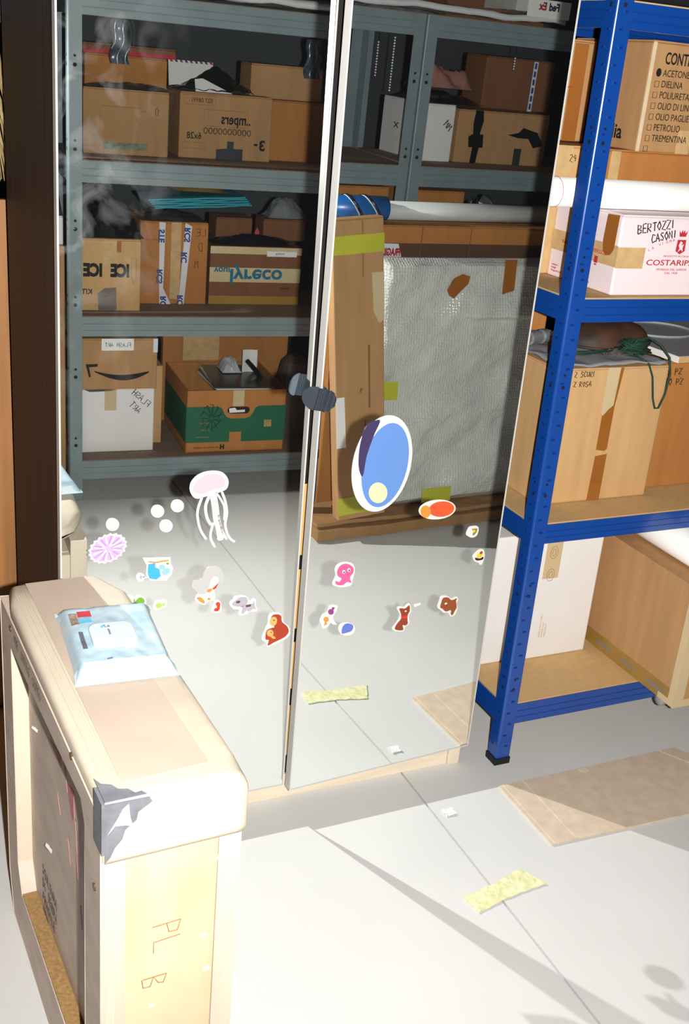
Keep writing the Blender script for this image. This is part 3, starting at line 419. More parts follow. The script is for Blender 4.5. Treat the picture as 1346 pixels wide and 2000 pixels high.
 ('plain_orange_sticker', 'small plain orange die-cut sticker below the pale bubble wrap', 'R', None, [('w2', 'p', [8528,7407,8509,7303,8397,7221,8217,7177,8006,7181,7805,7229,7654,7314,7582,7417,7603,7519,7711,7599,7887,7643,8096,7642,8298,7595,8453,7511]), ('orange2', 'p', [8489,7409,8478,7328,8402,7263,8279,7228,8131,7230,7990,7268,7882,7335,7829,7416,7841,7497,7914,7561,8036,7596,8182,7595,8324,7558,8434,7492]), ('orange', 'p', [7885,7381,7881,7318,7851,7270,7802,7247,7743,7254,7686,7288,7642,7344,7620,7410,7624,7473,7653,7520,7702,7543,7761,7537,7818,7503,7862,7447])]),
 ('octopus_sticker', 'pink octopus sticker on the right mirror door', 'R', None, [('w', 'p', [5621,5941,5680,6126,5643,6281,5717,6398,5886,6427,6066,6360,6141,6191,6109,5958,6079,5832,5885,5817,5728,5861]), ('magenta', 'p', [5706,6208,5765,6349,5912,6381,6074,6286,6110,6152,6036,6033,6085,5896,5981,5933,5879,5870,5724,5905,5693,5996,5792,5960,5827,6041,5748,6095]), ('w', 'p', [5911,6184,5903,6155,5876,6146,5847,6163,5832,6195,5841,6224,5867,6233,5896,6216]), ('w', 'p', [6034,6214,6025,6185,5999,6176,5969,6193,5954,6225,5963,6254,5989,6263,6019,6247]), ('ink', 'p', [5894,6178,5891,6163,5879,6158,5866,6167,5859,6183,5863,6197,5875,6202,5888,6194]), ('ink', 'p', [6017,6208,6013,6193,6002,6189,5988,6197,5982,6213,5985,6228,5997,6232,6010,6224])]),
 ('two_fish_sticker', 'white sticker with a purple and an orange fish', 'R', None, [('w', 'p', [5397,5074,5452,5201,5565,5265,5594,5382,5684,5422,5801,5377,5794,5255,5726,5130,5751,5016,5838,4906,5733,4931,5674,4974,5616,4888,5497,4866,5446,4984]), ('plum', 'p', [5726,5239,5722,5209,5705,5187,5678,5178,5646,5183,5617,5201,5595,5229,5584,5262,5588,5292,5606,5313,5633,5323,5664,5318,5694,5299,5716,5271]), ('plum', 'c', [5663,5303,5675,5369,5746,5339,5711,5282]), ('orange', 'p', [5594,5125,5613,5099,5622,5069,5618,5041,5601,5021,5576,5014,5547,5019,5520,5037,5500,5063,5491,5093,5496,5121,5512,5140,5537,5148,5566,5143]), ('orange', 'c', [5533,5052,5601,4959,5517,4931])]),
 ('blue_disc_sticker', 'small white disc sticker with a blotchy blue print', 'R', None, [('w', 'p', [6307,4716,6294,4646,6241,4596,6159,4578,6064,4594,5976,4642,5911,4711,5883,4788,5896,4858,5948,4907,6029,4925,6123,4910,6212,4863,6278,4794]), ('blue2', 'p', [5970,4731,5999,4851,6090,4892,6219,4843,6255,4767,6209,4677,6088,4656,5992,4650])]),
 ('fox_sticker', 'brown fox sticker with a red neckband', 'R', None, [('w', 'p', [7271,4564,7366,4706,7436,4875,7331,5070,7405,5115,7522,5085,7627,5158,7678,5083,7720,4942,7673,4814,7710,4627,7616,4552,7572,4445,7373,4479]), ('rust2', 'p', [7341,4553,7383,4670,7471,4779,7453,4917,7395,5049,7462,5054,7552,5036,7646,5099,7681,4959,7643,4864,7650,4728,7674,4633,7611,4587,7539,4610,7568,4480,7416,4499]), ('red', 'c', [7462,4848,7642,4842,7637,4770,7498,4786]), ('w', 'p', [7600,4961,7594,4948,7575,4945,7554,4954,7544,4970,7551,4983,7570,4986,7590,4977])]),
 ('bear_sticker', 'brown tumbling bear cub sticker', 'R', None, [('w', 'p', [8421,4933,8448,5099,8480,5196,8621,5204,8779,5105,8918,5130,8968,5042,8946,4954,8988,4810,8945,4655,8831,4616,8740,4734,8618,4753,8508,4851]), ('brown2', 'p', [8498,4921,8512,5067,8546,5152,8678,5143,8786,5059,8926,5083,8912,5016,8958,4849,8918,4752,8873,4655,8820,4687,8803,4793,8674,4779,8566,4865]), ('w', 'p', [8678,4984,8671,4964,8646,4959,8619,4972,8605,4995,8613,5015,8637,5020,8664,5007]), ('ink', 'p', [8682,4958,8678,4949,8665,4947,8650,4954,8643,4964,8647,4973,8661,4975,8675,4969])]),
 ('blossom_sticker', 'tiny white and olive sticker, higher of two near the outer mirror edge', 'R', None, [('w', 'p', [8918,6730,8951,6845,9002,6893,9180,6887,9244,6789,9209,6640,9085,6607,8956,6671]), ('olive', 'c', [9047,6833,9202,6826,9200,6739,9135,6660,9085,6677,9108,6750]), ('yellow', 'p', [9155,6767,9148,6744,9122,6738,9093,6751,9078,6776,9085,6798,9111,6804,9140,6791])]),
 ('bee_sticker', 'tiny yellow and black bee sticker, lower of two near the outer mirror edge', 'R', None, [('w', 'p', [9195,6114,9238,6186,9353,6282,9466,6256,9523,6104,9500,5917,9446,5875,9362,5947,9258,5994]), ('yellow', 'p', [9442,6169,9457,6143,9456,6113,9440,6085,9412,6065,9378,6056,9344,6060,9318,6077,9304,6102,9305,6132,9321,6160,9348,6180,9382,6190,9416,6186]), ('ink', 'p', [9267,6082,9394,6043,9485,6076,9484,6009,9353,5999,9289,6023]), ('rust', 'p', [9445,6214,9453,6200,9453,6184,9445,6169,9430,6158,9412,6153,9394,6156,9379,6165,9371,6180,9371,6196,9379,6211,9394,6222,9412,6226,9430,6224])]),
 ('blank_sticker', 'tiny blank white sliver sticker beside the fox sticker', 'R', None, [('w', 'p', [7780,5078,7851,5112,7944,5109,7943,5064,7872,5048,7805,5030])]),
]

# ------------------------------------------------------------------ boxes on the blue shelving
def bc(name, label, x0, x1, y0, y1, z0, z1, m, **k): return carton(name, label, FB, x0, x1, y0, y1, z0, z1, m, **k)
# big carton, third shelf up
t, F = bc('cardboard_carton', 'large tan carton marked SCURI and ROSA under a dark iron dome on the blue shelving', 1.166, 1.497, 0.106, 0.455, 0.6675, 1.010, CARD3)
f = F('f'); strip(t, f, 0, 0, 0, 0, TAPEM, 'paper_tape', 0.0006, [(0.146, 0.342), (0.182, 0.342), (0.179, 0.248), (0.166, 0.238), (0.152, 0.222), (0.146, 0.228)])
strip(t, f, 0, 0, 0, 0, TAPEB, 'tape', 0.0004, [(0.182, 0.342), (0.192, 0.342), (0.183, 0.242), (0.183, 0.136), (0.176, 0.130), (0.150, 0.135), (0.150, 0.225), (0.178, 0.248)])
strip(t, f, 0, 0, 0, 0, TAPEB, 'tape', 0.0005, [(0.148, 0.0), (0.151, 0.118), (0.186, 0.122), (0.186, 0.0)])
hand(t, f, 'Z SCURI', 0.049, 0.322, 0.0125, INK, 0.0018); hand(t, f, 'Z ROSA', 0.050, 0.298, 0.0125, INK, 0.0018)
t, F = bc('cardboard_carton', 'orange carton marked 3 P and 20 P at the right edge of the blue shelving', 1.503, 1.84, 0.150, 0.46, 0.6675, 1.006, CARD2)
f = F('f'); hand(t, f, '3 PZ', 0.030, 0.305, 0.017, INK, 0.0021); hand(t, f, '20 PZ', 0.028, 0.278, 0.017, INK, 0.0021)
# grey slab with chipboard edge on it
t = thing('laminated_slab', 'grey faced panel with white edge and chipboard core lying on the orange carton', 'panel', T(1.545, 0.132, 1.0075, 0.06))
G().box(0, 0.42, 0, 0.36, 0, 0.016).build('chipboard_core', BOARD, t); G().box(-0.0015, 0, 0, 0.36, 0, 0.0165).build('edge_banding', PAPER, t)
GREYTOP = mat('grey_laminate', '9DA0A6', rough=0.45, var=0.05); G().box(-0.0015, 0.42, 0, 0.36, 0.016, 0.0172).build('top_laminate', GREYTOP, t)
G().tube([(0.16 + 0.11 * math.cos(a), 0.26 + 0.09 * math.sin(a), 0.019) for a in (i * math.pi / 16 for i in range(33))], 0.004, 6).build('raised_ring', GREYTOP, t)
# folded grey sheet, iron dome, twine, lamp holder on top of the big carton
CLOTHG = mat('grey_sheet', '8F9096', rough=0.7, var=0.15, scale=18)
t = thing('grey_packing_sheet', 'crumpled grey packing sheet spread over the large tan carton', 'sheet', T(1.33, 0.27, 1.0108))
G().sheet(lambda u, v: (-0.166 + 0.325 * u, -0.166 + 0.33 * v, 0.006 + 0.008 * (0.5 + fbm(u * 5, v * 5))), 24, 20, 0.004).build('sheet', CLOTHG, t, smooth=True)
RUST = mat('rusty_iron', '3A302C', rough=0.6, var=0.35, scale=12, second='5E3F2D', spec=0.3, bump=0.1, bscale=40)
t = thing('iron_dome', 'dark rusty iron dome lying on the large tan carton', 'dome', T(1.418, 0.276, 1.0300, 0.1))
def dome(u, v):
    a = 2 * math.pi * u; r = 0.122 * math.sin(v * math.pi / 2); return (r * math.cos(a) * 1.05, r * math.sin(a) * 0.75, 0.060 * math.cos(v * math.pi / 2) ** 0.8 + 0.003 * fbm(r * 30 * math.cos(a), r * 30 * math.sin(a)) * v)
G().sheet(dome, 40, 12).build('shell', RUST, t, smooth=True); G().tube([(0.1281 * math.cos(a), 0.0915 * math.sin(a), 0.001) for a in (2 * math.pi * i / 32 for i in range(33))], 0.004, 6).build('rim', RUST, t, smooth=True)
TWINE = mat('green_twine', '173A2C', rough=0.7, var=0.3, scale=60)
rnd = random.Random(5); g = G(); P = []
for k in range(120):
    a = k * 0.62; P.append((1.420 + 0.052 * math.cos(a) * (0.5 + 0.5 * rnd.random()), 0.155 + 0.022 * math.sin(a) + rnd.uniform(-.008, .008), 1.034 + 0.014 * math.sin(k * 0.41) + rnd.uniform(0, .014) + .005))
g.tube(P, 0.0022, 5)
g.tube([(1.40, 0.128, 1.036), (1.428, 0.103, 1.016), (1.442, 0.098, 0.985), (1.455, 0.097, 0.93), (1.466, 0.096, 0.905), (1.478, 0.097, 0.905), (1.490, 0.097, 0.94), (1.496, 0.099, 0.99), (1.490, 0.105, 1.03), (1.475, 0.125, 1.055), (1.452, 0.15, 1.070), (1.430, 0.16, 1.064), (1.405, 0.155, 1.045)], 0.0027, 6)
for dy in (0, 0.012): g.tube([(1.37, 0.152 + dy, 1.040), (1.32, 0.140 + dy, 1.040), (1.26, 0.135 + dy * 2, 1.036), (1.20, 0.145 + dy * 2, 1.034)], 0.0022, 5)
center(tag(g.build('green_twine', TWINE, None, smooth=True), 'tangle of dark green twine with a loop hanging over the tan carton', 'twine'))
t = thing('metal_stopper', 'small crumpled piece of foil on the grey packing sheet beside the green twine', 'foil', T(1.355, 0.150, 1.028)); G().sheet(lambda u, v: (-0.03 + 0.06 * u, -0.015 + 0.03 * v, 0.004 + 0.012 * math.sin(math.pi * u) * math.sin(math.pi * v) + 0.005 * fbm(u * 9, v * 9)), 10, 8, 0.002).build('foil', mat('crumpled_foil', 'A8A6A4', rough=0.25, metal=0.8), t)
t = thing('lamp_holder', 'steel lamp holder lying at the left end of the grey packing sheet', 'lamp holder', T(1.200, 0.238, 1.056, 0.3, 0, math.pi / 2)); 
def lathe(prof, n=20):
    g = G(); vs = [(r * math.cos(2 * math.pi * j / n), r * math.sin(2 * math.pi * j / n), z) for r, z in prof for j in range(n)]
    g.add(vs, [(i * n + j, i * n + (j + 1) % n, (i + 1) * n + (j + 1) % n, (i + 1) * n + j) for i in range(len(prof) - 1) for j in range(n)] + [tuple(range(n))[::-1], tuple((len(prof) - 1) * n + j for j in range(n))]); return g
lathe([(0.014, -0.055), (0.017, -0.05), (0.017, -0.02), (0.013, -0.018), (0.013, -0.006), (0.017, -0.004), (0.017, 0.016)]).build('socket', CHROME, t, smooth=False); lathe([(0.011, 0.016), (0.013, 0.02), (0.013, 0.034), (0.008, 0.04)]).build('glass_end', mat('frosted_bulb', 'D8D6CE', rough=0.2), t, smooth=True)
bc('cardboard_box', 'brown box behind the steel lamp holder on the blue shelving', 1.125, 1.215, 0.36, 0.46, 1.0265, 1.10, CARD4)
bc('cardboard_box', 'orange box tucked behind the iron dome under the blue beam', 1.217, 1.32, 0.395, 0.46, 1.0265, 1.115, CARD2)
# wine carton etc., fourth shelf
WINER = mat('wine_red_print', 'B5313C', rough=0.6)
t, F = bc('wine_carton', 'pinkish white wine carton with red crest and handwritten BERTOZZI CASONI', 1.210, 1.560, 0.022, 0.272, 1.2005, 1.376, PINKCARD)
f, l = F('f'), F('l')
hand(t, f, 'BERTOZZI', 0.046, 0.136, 0.0185, INK, 0.0026, rot=0.15); hand(t, f, 'CASONI', 0.088, 0.117, 0.0172, INK, 0.0026, rot=0.20)
text(t, f, 'COSTARIPA', 0.083, 0.068, 0.0175, WINER, sx=1.50, bold=0.0002); text(t, f, 'MONIGA DEL GARDA', 0.115, 0.0565, 0.0066, WINER, sx=1.35); text(t, f, 'DAL 1928', 0.140, 0.0485, 0.0066, WINER, sx=1.35); text(t, f, 'PRODOTTO IN ITALIA', 0.128, 0.0865, 0.0056, WINER, sx=1.3)
for i, ch in enumerate('LA VIGNA'): text(t, f, ch, 0.084 + 0.0090 * i, 0.098 + 0.0045 * i - 0.00018 * i * i, 0.0085, WINER, rot=0.45 - 0.03 * i)
Q = lambda P: [(a + 0.012, b + 0.026) for a, b in P]
strip(t, f, 0, 0, 0, 0, WINER, 'crest_shield', 0.0005, Q([(0.148, 0.074), (0.149, 0.099), (0.173, 0.099), (0.174, 0.074), (0.161, 0.067)])); strip(t, f, 0, 0, 0, 0, PINKCARD, 'crest_lion', 0.0009, Q([(0.154, 0.072), (0.158, 0.080), (0.154, 0.087), (0.158, 0.096), (0.164, 0.093), (0.161, 0.086), (0.168, 0.090), (0.166, 0.081), (0.168, 0.073), (0.162, 0.078)]))
strip(t, f, 0, 0, 0, 0, WINER, 'crest_crown', 0.0005, Q([(0.152, 0.106), (0.149, 0.119), (0.155, 0.113), (0.158, 0.121), (0.161, 0.114), (0.164, 0.121), (0.167, 0.113), (0.173, 0.119), (0.170, 0.106)]))
strip(t, f, 0.0, 0.075, 0.060, 0.106, TAPEC, 'tape', 0.0004); strip(t, l, 0.0, 0.25, 0.062, 0.108, TAPEC, 'tape', 0.0004)
strip(t, l, 0.196, 0.234, 0.088, 0.172, TAPEB, 'old_tape', 0.0006, [(0.198, 0.09), (0.193, 0.112), (0.196, 0.17), (0.238, 0.172), (0.236, 0.098), (0.226, 0.085), (0.21, 0.082)])
for u in (0.105, 0.215):
    text(t, l, 'COSTARIPA', u, 0.090, 0.012, WINER, rot=math.pi); strip(t, l, u - 0.042, u - 0.030, 0.060, 0.075, WINER, 'tape_crest', 0.0008); strip(t, l, u - 0.040, u - 0.032, 0.055, 0.058, WINER, 'tape_crest', 0.0008)
    for i, s in enumerate(('contiene 6', 'bottiglie', 'Moniga del Garda')): text(t, l, s, u - 0.09, 0.026 - 0.007 * i, 0.006, WINER)
bc('wooden_offcut', 'tan board standing behind the wine carton at the outer mirror edge', 1.17, 1.30, 0.275, 0.300, 1.2005, 1.376, BOARD, flaps=False, cat='board')
t = thing('white_tube', 'long white cardboard tube lying across the wine carton on the blue shelving', 'tube', T(1.055, 0.112, 1.4085)); tr = Matrix.Rotation(math.pi / 2, 4, 'Y')
def tube_thing(t, r, L, m, cap=True):
    g = lathe([(r * 0.92, 0.004), (r * 0.92, 0.0), (r, 0.0), (r, L), (r * 0.92, L), (r * 0.92, L - 0.004)], 32); o = g.build('tube', m, t, smooth=False); o.matrix_local = tr
    o.data.polygons.foreach_set('use_smooth', [abs(p.normal.z) < .5 for p in o.data.polygons]); return o
tube_thing(t, 0.0315, 0.93, ROLLW); G().tube([(0.030, 0.0318 * math.cos(a), 0.0318 * math.sin(a)) for a in (2 * math.pi * i / 24 for i in range(25))], 0.0007, 4).build('printed_ring', INKR, t)
t, F = bc('cardboard_box', 'long orange brown carton behind the white tube under the solvent carton', 1.197, 1.62, 0.155, 0.45, 1.3770, 1.5010, CARD2)
strip(t, F('f'), 0.055, 0.082, 0.0, 0.12, TAPEC, 'tape', 0.0006)
t, F = bc('solvent_carton', 'tan carton with a printed checklist of solvents headed CONTI on the blue shelving', 1.296, 1.62, 0.130, 0.42, 1.5015, 1.731, CARD)
f, l = F('f'), F('l')
text(t, f, 'CONTIENE', 0.038, 0.184, 0.034, INK, sx=0.64, bold=0.0006)
for i, s in enumerate(('ACETONE', 'DIELINA', 'POLIURETANICO', 'OLIO DI LINO', 'OLIO PAGLIERINO', 'PETROLIO', 'TREMENTINA', '')):
    z = 0.1585 - 0.0226 * i; text(t, f, s, 0.039, z, 0.0205, INK, sx=0.80)
    if i == 0: strip(t, f, 0, 0, 0, 0, INK, 'ticked_box', 0.0006, [(0.027 + 0.0070 * math.cos(a), z + 0.007 + 0.0090 * math.sin(a)) for a in (math.pi / 5 * k for k in range(10))])
    else: strokes(t, f, [[(0.021, z), (0.021, z + 0.012), (0.032, z + 0.012), (0.032, z), (0.021, z)]], INK, 0.0012, 'check_box')
strip(t, f, 0.112, 0.150, 0.0, 0.050, TAPEC, 'tape', 0.0004); text(t, l, 'Italia', 0.150, 0.022, 0.044, INK, bold=0.0008)
strip(t, f, 0.0, 0.010, 0.0, 0.226, CARDIN, 'worn_edge', 0.0003)
t, F = bc('cardboard_box', 'tall brown box left of the blue post with a vertical darker tape', 1.13, 1.270, 0.295, 0.46, 1.5045, 1.722, CARD)
strip(t, F('f'), 0.080, 0.118, 0.0, 0.21, TAPEB, 'tape', 0.0004)
strokes(t, F('f'), [[(0.058, 0.112), (0.085, 0.118)], [(0.060, 0.098), (0.068, 0.092), (0.062, 0.085)]], INKR, 0.0018, 'red_strokes')
t, F = bc('cardboard_box', 'tan box numbered 29 between the mirror edge and the blue post', 1.102, 1.192, 0.155, 0.45, 1.3770, 1.5030, CARD3)
hand(t, F('f'), '29', 0.039, 0.093, 0.014, INK, 0.0018); strip(t, F('f'), 0.0, 0.045, 0.05, 0.124, TAPEC, 'torn_tape', 0.0005)
bc('cardboard_box', 'plain box under the box numbered 29', 1.10, 1.165, 0.302, 0.46, 1.2005, 1.3765, CARD4)
# bottom shelf
t, F = bc('white_carton', 'plain white carton with a strip of brown printed tape on the lowest blue shelf', 1.215, 1.463, 0.186, 0.47, 0.1755, 0.560, WHITECARD)
f = F('f'); strip(t, f, 0.066, 0.116, 0.240, 0.375, TAPEM, 'printed_tape', 0.0005)
for z in (0.250, 0.315): strokes(t, f, [[(0.091 + 0.012 * math.cos(a), z + 0.018 * math.sin(a)) for a in (math.pi / 6 * k for k in range(13))], [(0.091 + 0.006 * math.cos(a), z + 0.010 * math.sin(a)) for a in (math.pi / 6 * k for k in range(13))]], BROWNP, 0.0012, 'tape_print')
for i, s in enumerate(('HANDLE WITH CARE', 'MADE IN ITALY', 'THIS SIDE UP')): text(t, f, s, 0.088 + 0.009 * i, 0.062, 0.007, TAPEC, rot=math.pi / 2)
t, F = bc('white_board', 'narrow white board standing on edge beside the white carton behind the blue post', 1.105, 1.203, 0.194, 0.47, 0.1755, 0.545, WHITECARD, flaps=False)
strip(t, face_m('r', 0.098, 0.276, 0.3695), 0, 0.276, 0, 0.3695, CARD, 'raw_edge', 0.004)
t = thing('cardboard_carton', 'long tan carton sticking out of the lowest blue shelf with taped corners', 'box', T(1.507, -0.138, 0.1756, 0.0)); cw, cdp, ch = 0.30, 0.60, 0.335
G().box(0, cw, 0, cdp, 0, ch).build('body', CARD, t, bevel=0.003); Fc = basis((0, cdp, 0), (0, -1, 0), (0, 0, 1), (-1, 0, 0))
strip(t, Fc, 0, cdp, 0.0, 0.045, mat('olive_tape', '9A7A3A', rough=0.25, spec=0.6, coat=0.3), 'printed_tape', 0.0006)
for i in range(4): text(t, Fc, 'FRAGILE', 0.16 + 0.11 * i, 0.016, 0.017, mat('faded_blue_print', '75809A', rough=0.5), lift=0.0009)
strip(t, Fc, cdp - 0.022, cdp + 0.001, -0.001, ch, TAPEM, 'corner_tape', 0.0009); strip(t, basis((0, 0, 0), (1, 0, 0), (0, 0, 1), (0, -1, 0)), -0.001, 0.03, -0.001, ch, TAPEM, 'corner_tape', 0.0009)
strip(t, Fc, cdp - 0.06, cdp + 0.001, -0.001, 0.016, TAPEM, 'corner_tape', 0.0011); strip(t, basis((0, 0, 0), (1, 0, 0), (0, 0, 1), (0, -1, 0)), -0.001, cw, -0.001, 0.02, TAPEM, 'corner_tape', 0.0011)
ca = lathe([(0.004, -0.010), (0.016, -0.009), (0.018, -0.004), (0.018, 0.004), (0.016, 0.009), (0.004, 0.010)], 18).build('caster', mat('clear_grey_plastic', '8E9092', rough=0.15, var=0.2), t, smooth=True); ca.matrix_local = T(0.03, 0.075, -0.022) @ Matrix.Rotation(math.pi / 2, 4, 'Y')
G().box(0.018, 0.044, 0.070, 0.080, -0.016, -0.0005).build('caster_bracket', CHROME, t)
for i, (x, r, L, lab) in enumerate(((1.590, 0.044, 0.62, 'thick white tube lying on the long tan carton of the lowest blue shelf'), (1.690, 0.038, 0.60, 'second white tube on the long tan carton, at the right edge'))):
    t = thing('white_tube', lab, 'tube', T(x, -0.135, 0.1756 + ch + r + 0.0015, math.pi / 2)); tube_thing(t, r, L, ROLLW)

# ------------------------------------------------------------------ floor: cardboard, tapes, flake
CARDF = card('card_floor', 'CDBBA5'); t = thing('cardboard_sheet', 'flat sheet of cardboard lying on the concrete beside the blue shelving foot', 'cardboard', T(0, 0, 0.0008))
G().prism([(1.0441, -0.0893), (1.0426, -0.3204), (1.46, -0.333), (1.66, -0.20), (1.60, -0.0875)], 0.0, 0.0042).build('sheet', CARDF, t); 
for x in (1.052, 1.112): G().prism([(x, -0.0893), (x - 0.001, -0.3206), (x + 0.0015, -0.3206), (x + 0.0025, -0.0893)], 0.0042, 0.0048).build('crease', CREASE, t)
G().prism([(1.545, -0.0888), (1.63, -0.225), (1.633, -0.224), (1.549, -0.0888)], 0.0042, 0.0048).build('crease', CREASE, t)
G().prism([(1.28, -0.094), (1.302, -0.090), (1.305, -0.105), (1.285, -0.108)], 0.0042, 0.0050).build('torn_patch', CREASE, t)
def ftape(name, label, pts, m, n=10):
    (a, b, c, d) = [Vector((*p, 0)) for p in pts]
    g = G(); g.sheet(lambda u, v: tuple((a.lerp(b, u)).lerp(d.lerp(c, u), v) + Vector((0.004 * fbm(v * 6 + 9, u * 3), 0.003 * fbm(u * 9, v * 4) - 0.012 * math.sin(math.pi * u) * (v - .5), 0.0016 + 0.0016 * (1 + fbm(u * 12, v * 8))))), 24, n, 0.0008)
    return center(tag(g.build(name, m, None), label, 'tape'))
ftape('yellow_floor_tape', 'wrinkled strip of yellowish tape across the joint in the concrete', [(0.7654, -0.4574), (0.958, -0.4281), (0.925, -0.366), (0.757, -0.4021)], TAPEYP)
g = G(); g.sheet(lambda u, v: (0.8731 - 0.014 + 0.028 * u + 0.004 * fbm(v * 4, 2), -0.1391 - 0.012 + 0.024 * v + 0.004 * fbm(u * 5, 7), 0.0012 + 0.003 * (1 + fbm(u * 5, v * 5))), 8, 8, 0.001); center(tag(g.build('paper_flake', PAPER, None), 'small white paper flake on the concrete beside the joint', 'flake'))

# ------------------------------------------------------------------ clip holding the doors together
M = DOOR['L'] @ T(0.4880, -0.0480, 1.016, -0.05, 0, 0) @ Matrix.Rotation(0.20, 4, 'Y') @ Matrix.Scale(0.88, 4)      # the right door stands proud of the left one here
t = thing('metal_clip', 'shiny chrome spring clip gripping both mirror doors at the middle gap', 'clip', M)
CLIPM = mat('polished_steel', '93A1B0', rough=0.17, metal=0.93, var=0.05)
def clip_y(x): return (0.55 * (-0.009 - x) - 0.003 if x < -0.009 else (-0.003 - 0.0032 * abs(math.sin((x + 0.009) * 520)) if x < 0.009 else -0.003 - 0.0042 * (1 - math.cos((x - 0.009) * 520))))
def clip_r(x): return 0.027 * math.sqrt(max(0.03, 1 - ((-0.009 - x) / 0.0285) ** 2)) if x < -0.009 else (0.0255 if x < 0.009 else 0.0255 * math.sqrt(max(0.05, 1 - ((x - 0.009) / 0.029) ** 3)))
for nm, xa, xb in (('wing', -0.037, -0.009), ('spring_coil', -0.009, 0.009), ('wing', 0.009, 0.037)):
    g = G()
    for k, off in ((0, 0.0), (1, 0.0011)):
        g.sheet(lambda u, v, k=k, off=off: (lambda x: (x, clip_y(x) + off, (v - .5) * 2 * clip_r(x)))(xa + (xb - xa) * (1 - u if k else u)), 24, 8)
    g.build(nm, CLIPM, t, smooth=True)

# ------------------------------------------------------------------ stickers on the mirrors
SM = {'w': 'DAD7D2', 'w2': 'DDD6CF', 'pink': 'D6AEB8', 'lilac': 'BC9FC8', 'lilac2': 'A886BA', 'sky': '3FA2D8', 'sky2': '8DB9DE', 'orange': 'E08A3A', 'orange2': 'D9552F', 'grey': 'A9A4AE', 'green': '6FA02C', 'green2': 'A3C15E', 'yellow': 'E3C23C', 'cloud': 'B4B5B3', 'red': 'C63A22', 'brown': '5E4638',
      'purple': '8A6BA8', 'rust': 'A23A1E', 'tan': 'E2A462', 'ink': '231C1A', 'blue': '5F86C4', 'violet': '3B3357', 'paleyellow': 'EDE3A6', 'magenta': 'CC5A8C', 'plum': '8C3D86', 'blue2': '5A72BE', 'rust2': '8A3B22', 'brown2': '8C4A22', 'olive': '7E7B45'}
SM = {k: mat('sticker_' + k, v, rough=0.4, var=0.02) for k, v in SM.items()}
def smooth_poly(P, n=4):
    out = []; L = len(P)
    for i in range(L):
        a, b, c, d = (Vector(P[(i + k - 1) % L]) for k in range(4))
        for j in range(n):
            t = j / n; out.append(tuple(0.5 * ((2 * b) + (c - a) * t + (2 * a - 5 * b + 4 * c - d) * t * t + (3 * b - a - 3 * c + d) * t ** 3)))
    return out
def ribbon(P, wd):
    q = [P[0]] + P + [P[-1]]; C = []
    for i in range(len(P) - 1):
        a, b, c, d = (Vector(q[i + k]) for k in range(4))
        for j in range(5):
            t = j / 5; C.append(0.5 * ((2 * b) + (c - a) * t + (2 * a - 5 * b + 4 * c - d) * t * t + (3 * b - a - 3 * c + d) * t ** 3))
    C.append(Vector(P[-1])); l, r = [], []
    for i, p in enumerate(C):
        dd = (C[min(i + 1, len(C) - 1)] - C[max(i - 1, 0)]).normalized(); nn = Vector((-dd.y, dd.x)) * wd * (0.5 if 0 < i < len(C) - 1 else 0.3); l.append(tuple(p + nn)); r.append(tuple(p - nn))
    return [(l[i], r[i], r[i + 1], l[i + 1]) for i in range(len(C) - 1)]
NAMES = {'w': 'white_border', 'w2': 'white_border'}
for nm, label, s, grp, layers in STICKERS:
    pts0 = layers[0][2]; cx = sum(pts0[0::2]) / len(pts0) * 2 / 1e4; cz = sum(pts0[1::2]) / len(pts0) * 2 / 1e4
    t = thing(nm, label, 'sticker', DOOR[s] @ Matrix.Translation((cx, -0.0002, cz)), grp); bymat = {}
    for i, (m, k, fl_) in enumerate(layers):
        P = [(fl_[j] / 1e4 - cx, fl_[j + 1] / 1e4 - cz) for j in range(0, len(fl_), 2)]
        first = m in ('w', 'w2', 'cloud') and not any(q[0] not in ('w', 'w2', 'cloud') for q in layers[:i])
        key = (m, first); g = bymat.setdefault(key, G()); y0, y1 = (-0.0007, 0.0) if first else (-0.0011 - 0.00003 * i, -0.0007)
        if m == 'w' and layers[0][0] == 'cloud' and first: y0 = -0.0009
        if k[0] == 'r':
            for quad in ribbon(P, float(k[1:]) / 1000.0): g.prism(list(quad), y0, y1, 'y')
        else: g.prism(smooth_poly(P) if k == 'p' else P, y0, y1, 'y')
    for (m, first), g in bymat.items(): g.build(('backing' if m != 'cloud' else 'cloud_print') if first else 'print', SM[m], t)

# ------------------------------------------------------------------ goods on the grey shelving (seen in the mirrors)
def heap(name, label, cat, a0, a1, d0, d1, z0, h, m, nx=26, ny=18, f=9.0, amp=0.35, seed=0.0, ridge=1.0, skew=0.0):
    t = thing(name, label, cat, FG @ T(-(a0 + a1) / 2, (d0 + d1) / 2, z0)); wx, wy = a1 - a0, d1 - d0
    def fn(u, v):
        e = (1 - abs(2 * u - 1) ** 3) * (1 - abs(2 * v - 1) ** 3); x = (u - .5) * wx; y = (v - .5) * wy
        n_ = 1 - abs(fbm(x * f + seed, y * f, seed)) * 2 if ridge else fbm(x * f + seed, y * f, seed)
        return (x + 0.06 * wx * fbm(v * 4 + seed, u * 2), y, max(0.0012, h * e * (1 - amp + amp * n_ + skew * (u - .5))))
    g = G(); g.sheet(fn, nx, ny); g.sheet(lambda u, v: (*fn(1 - u, v)[:2], 0.0), nx, 2); g.build('folds', m, t, smooth=(ridge == 0)); return t
ZS = [0.1595, 0.7015, 1.2295, 1.7455]
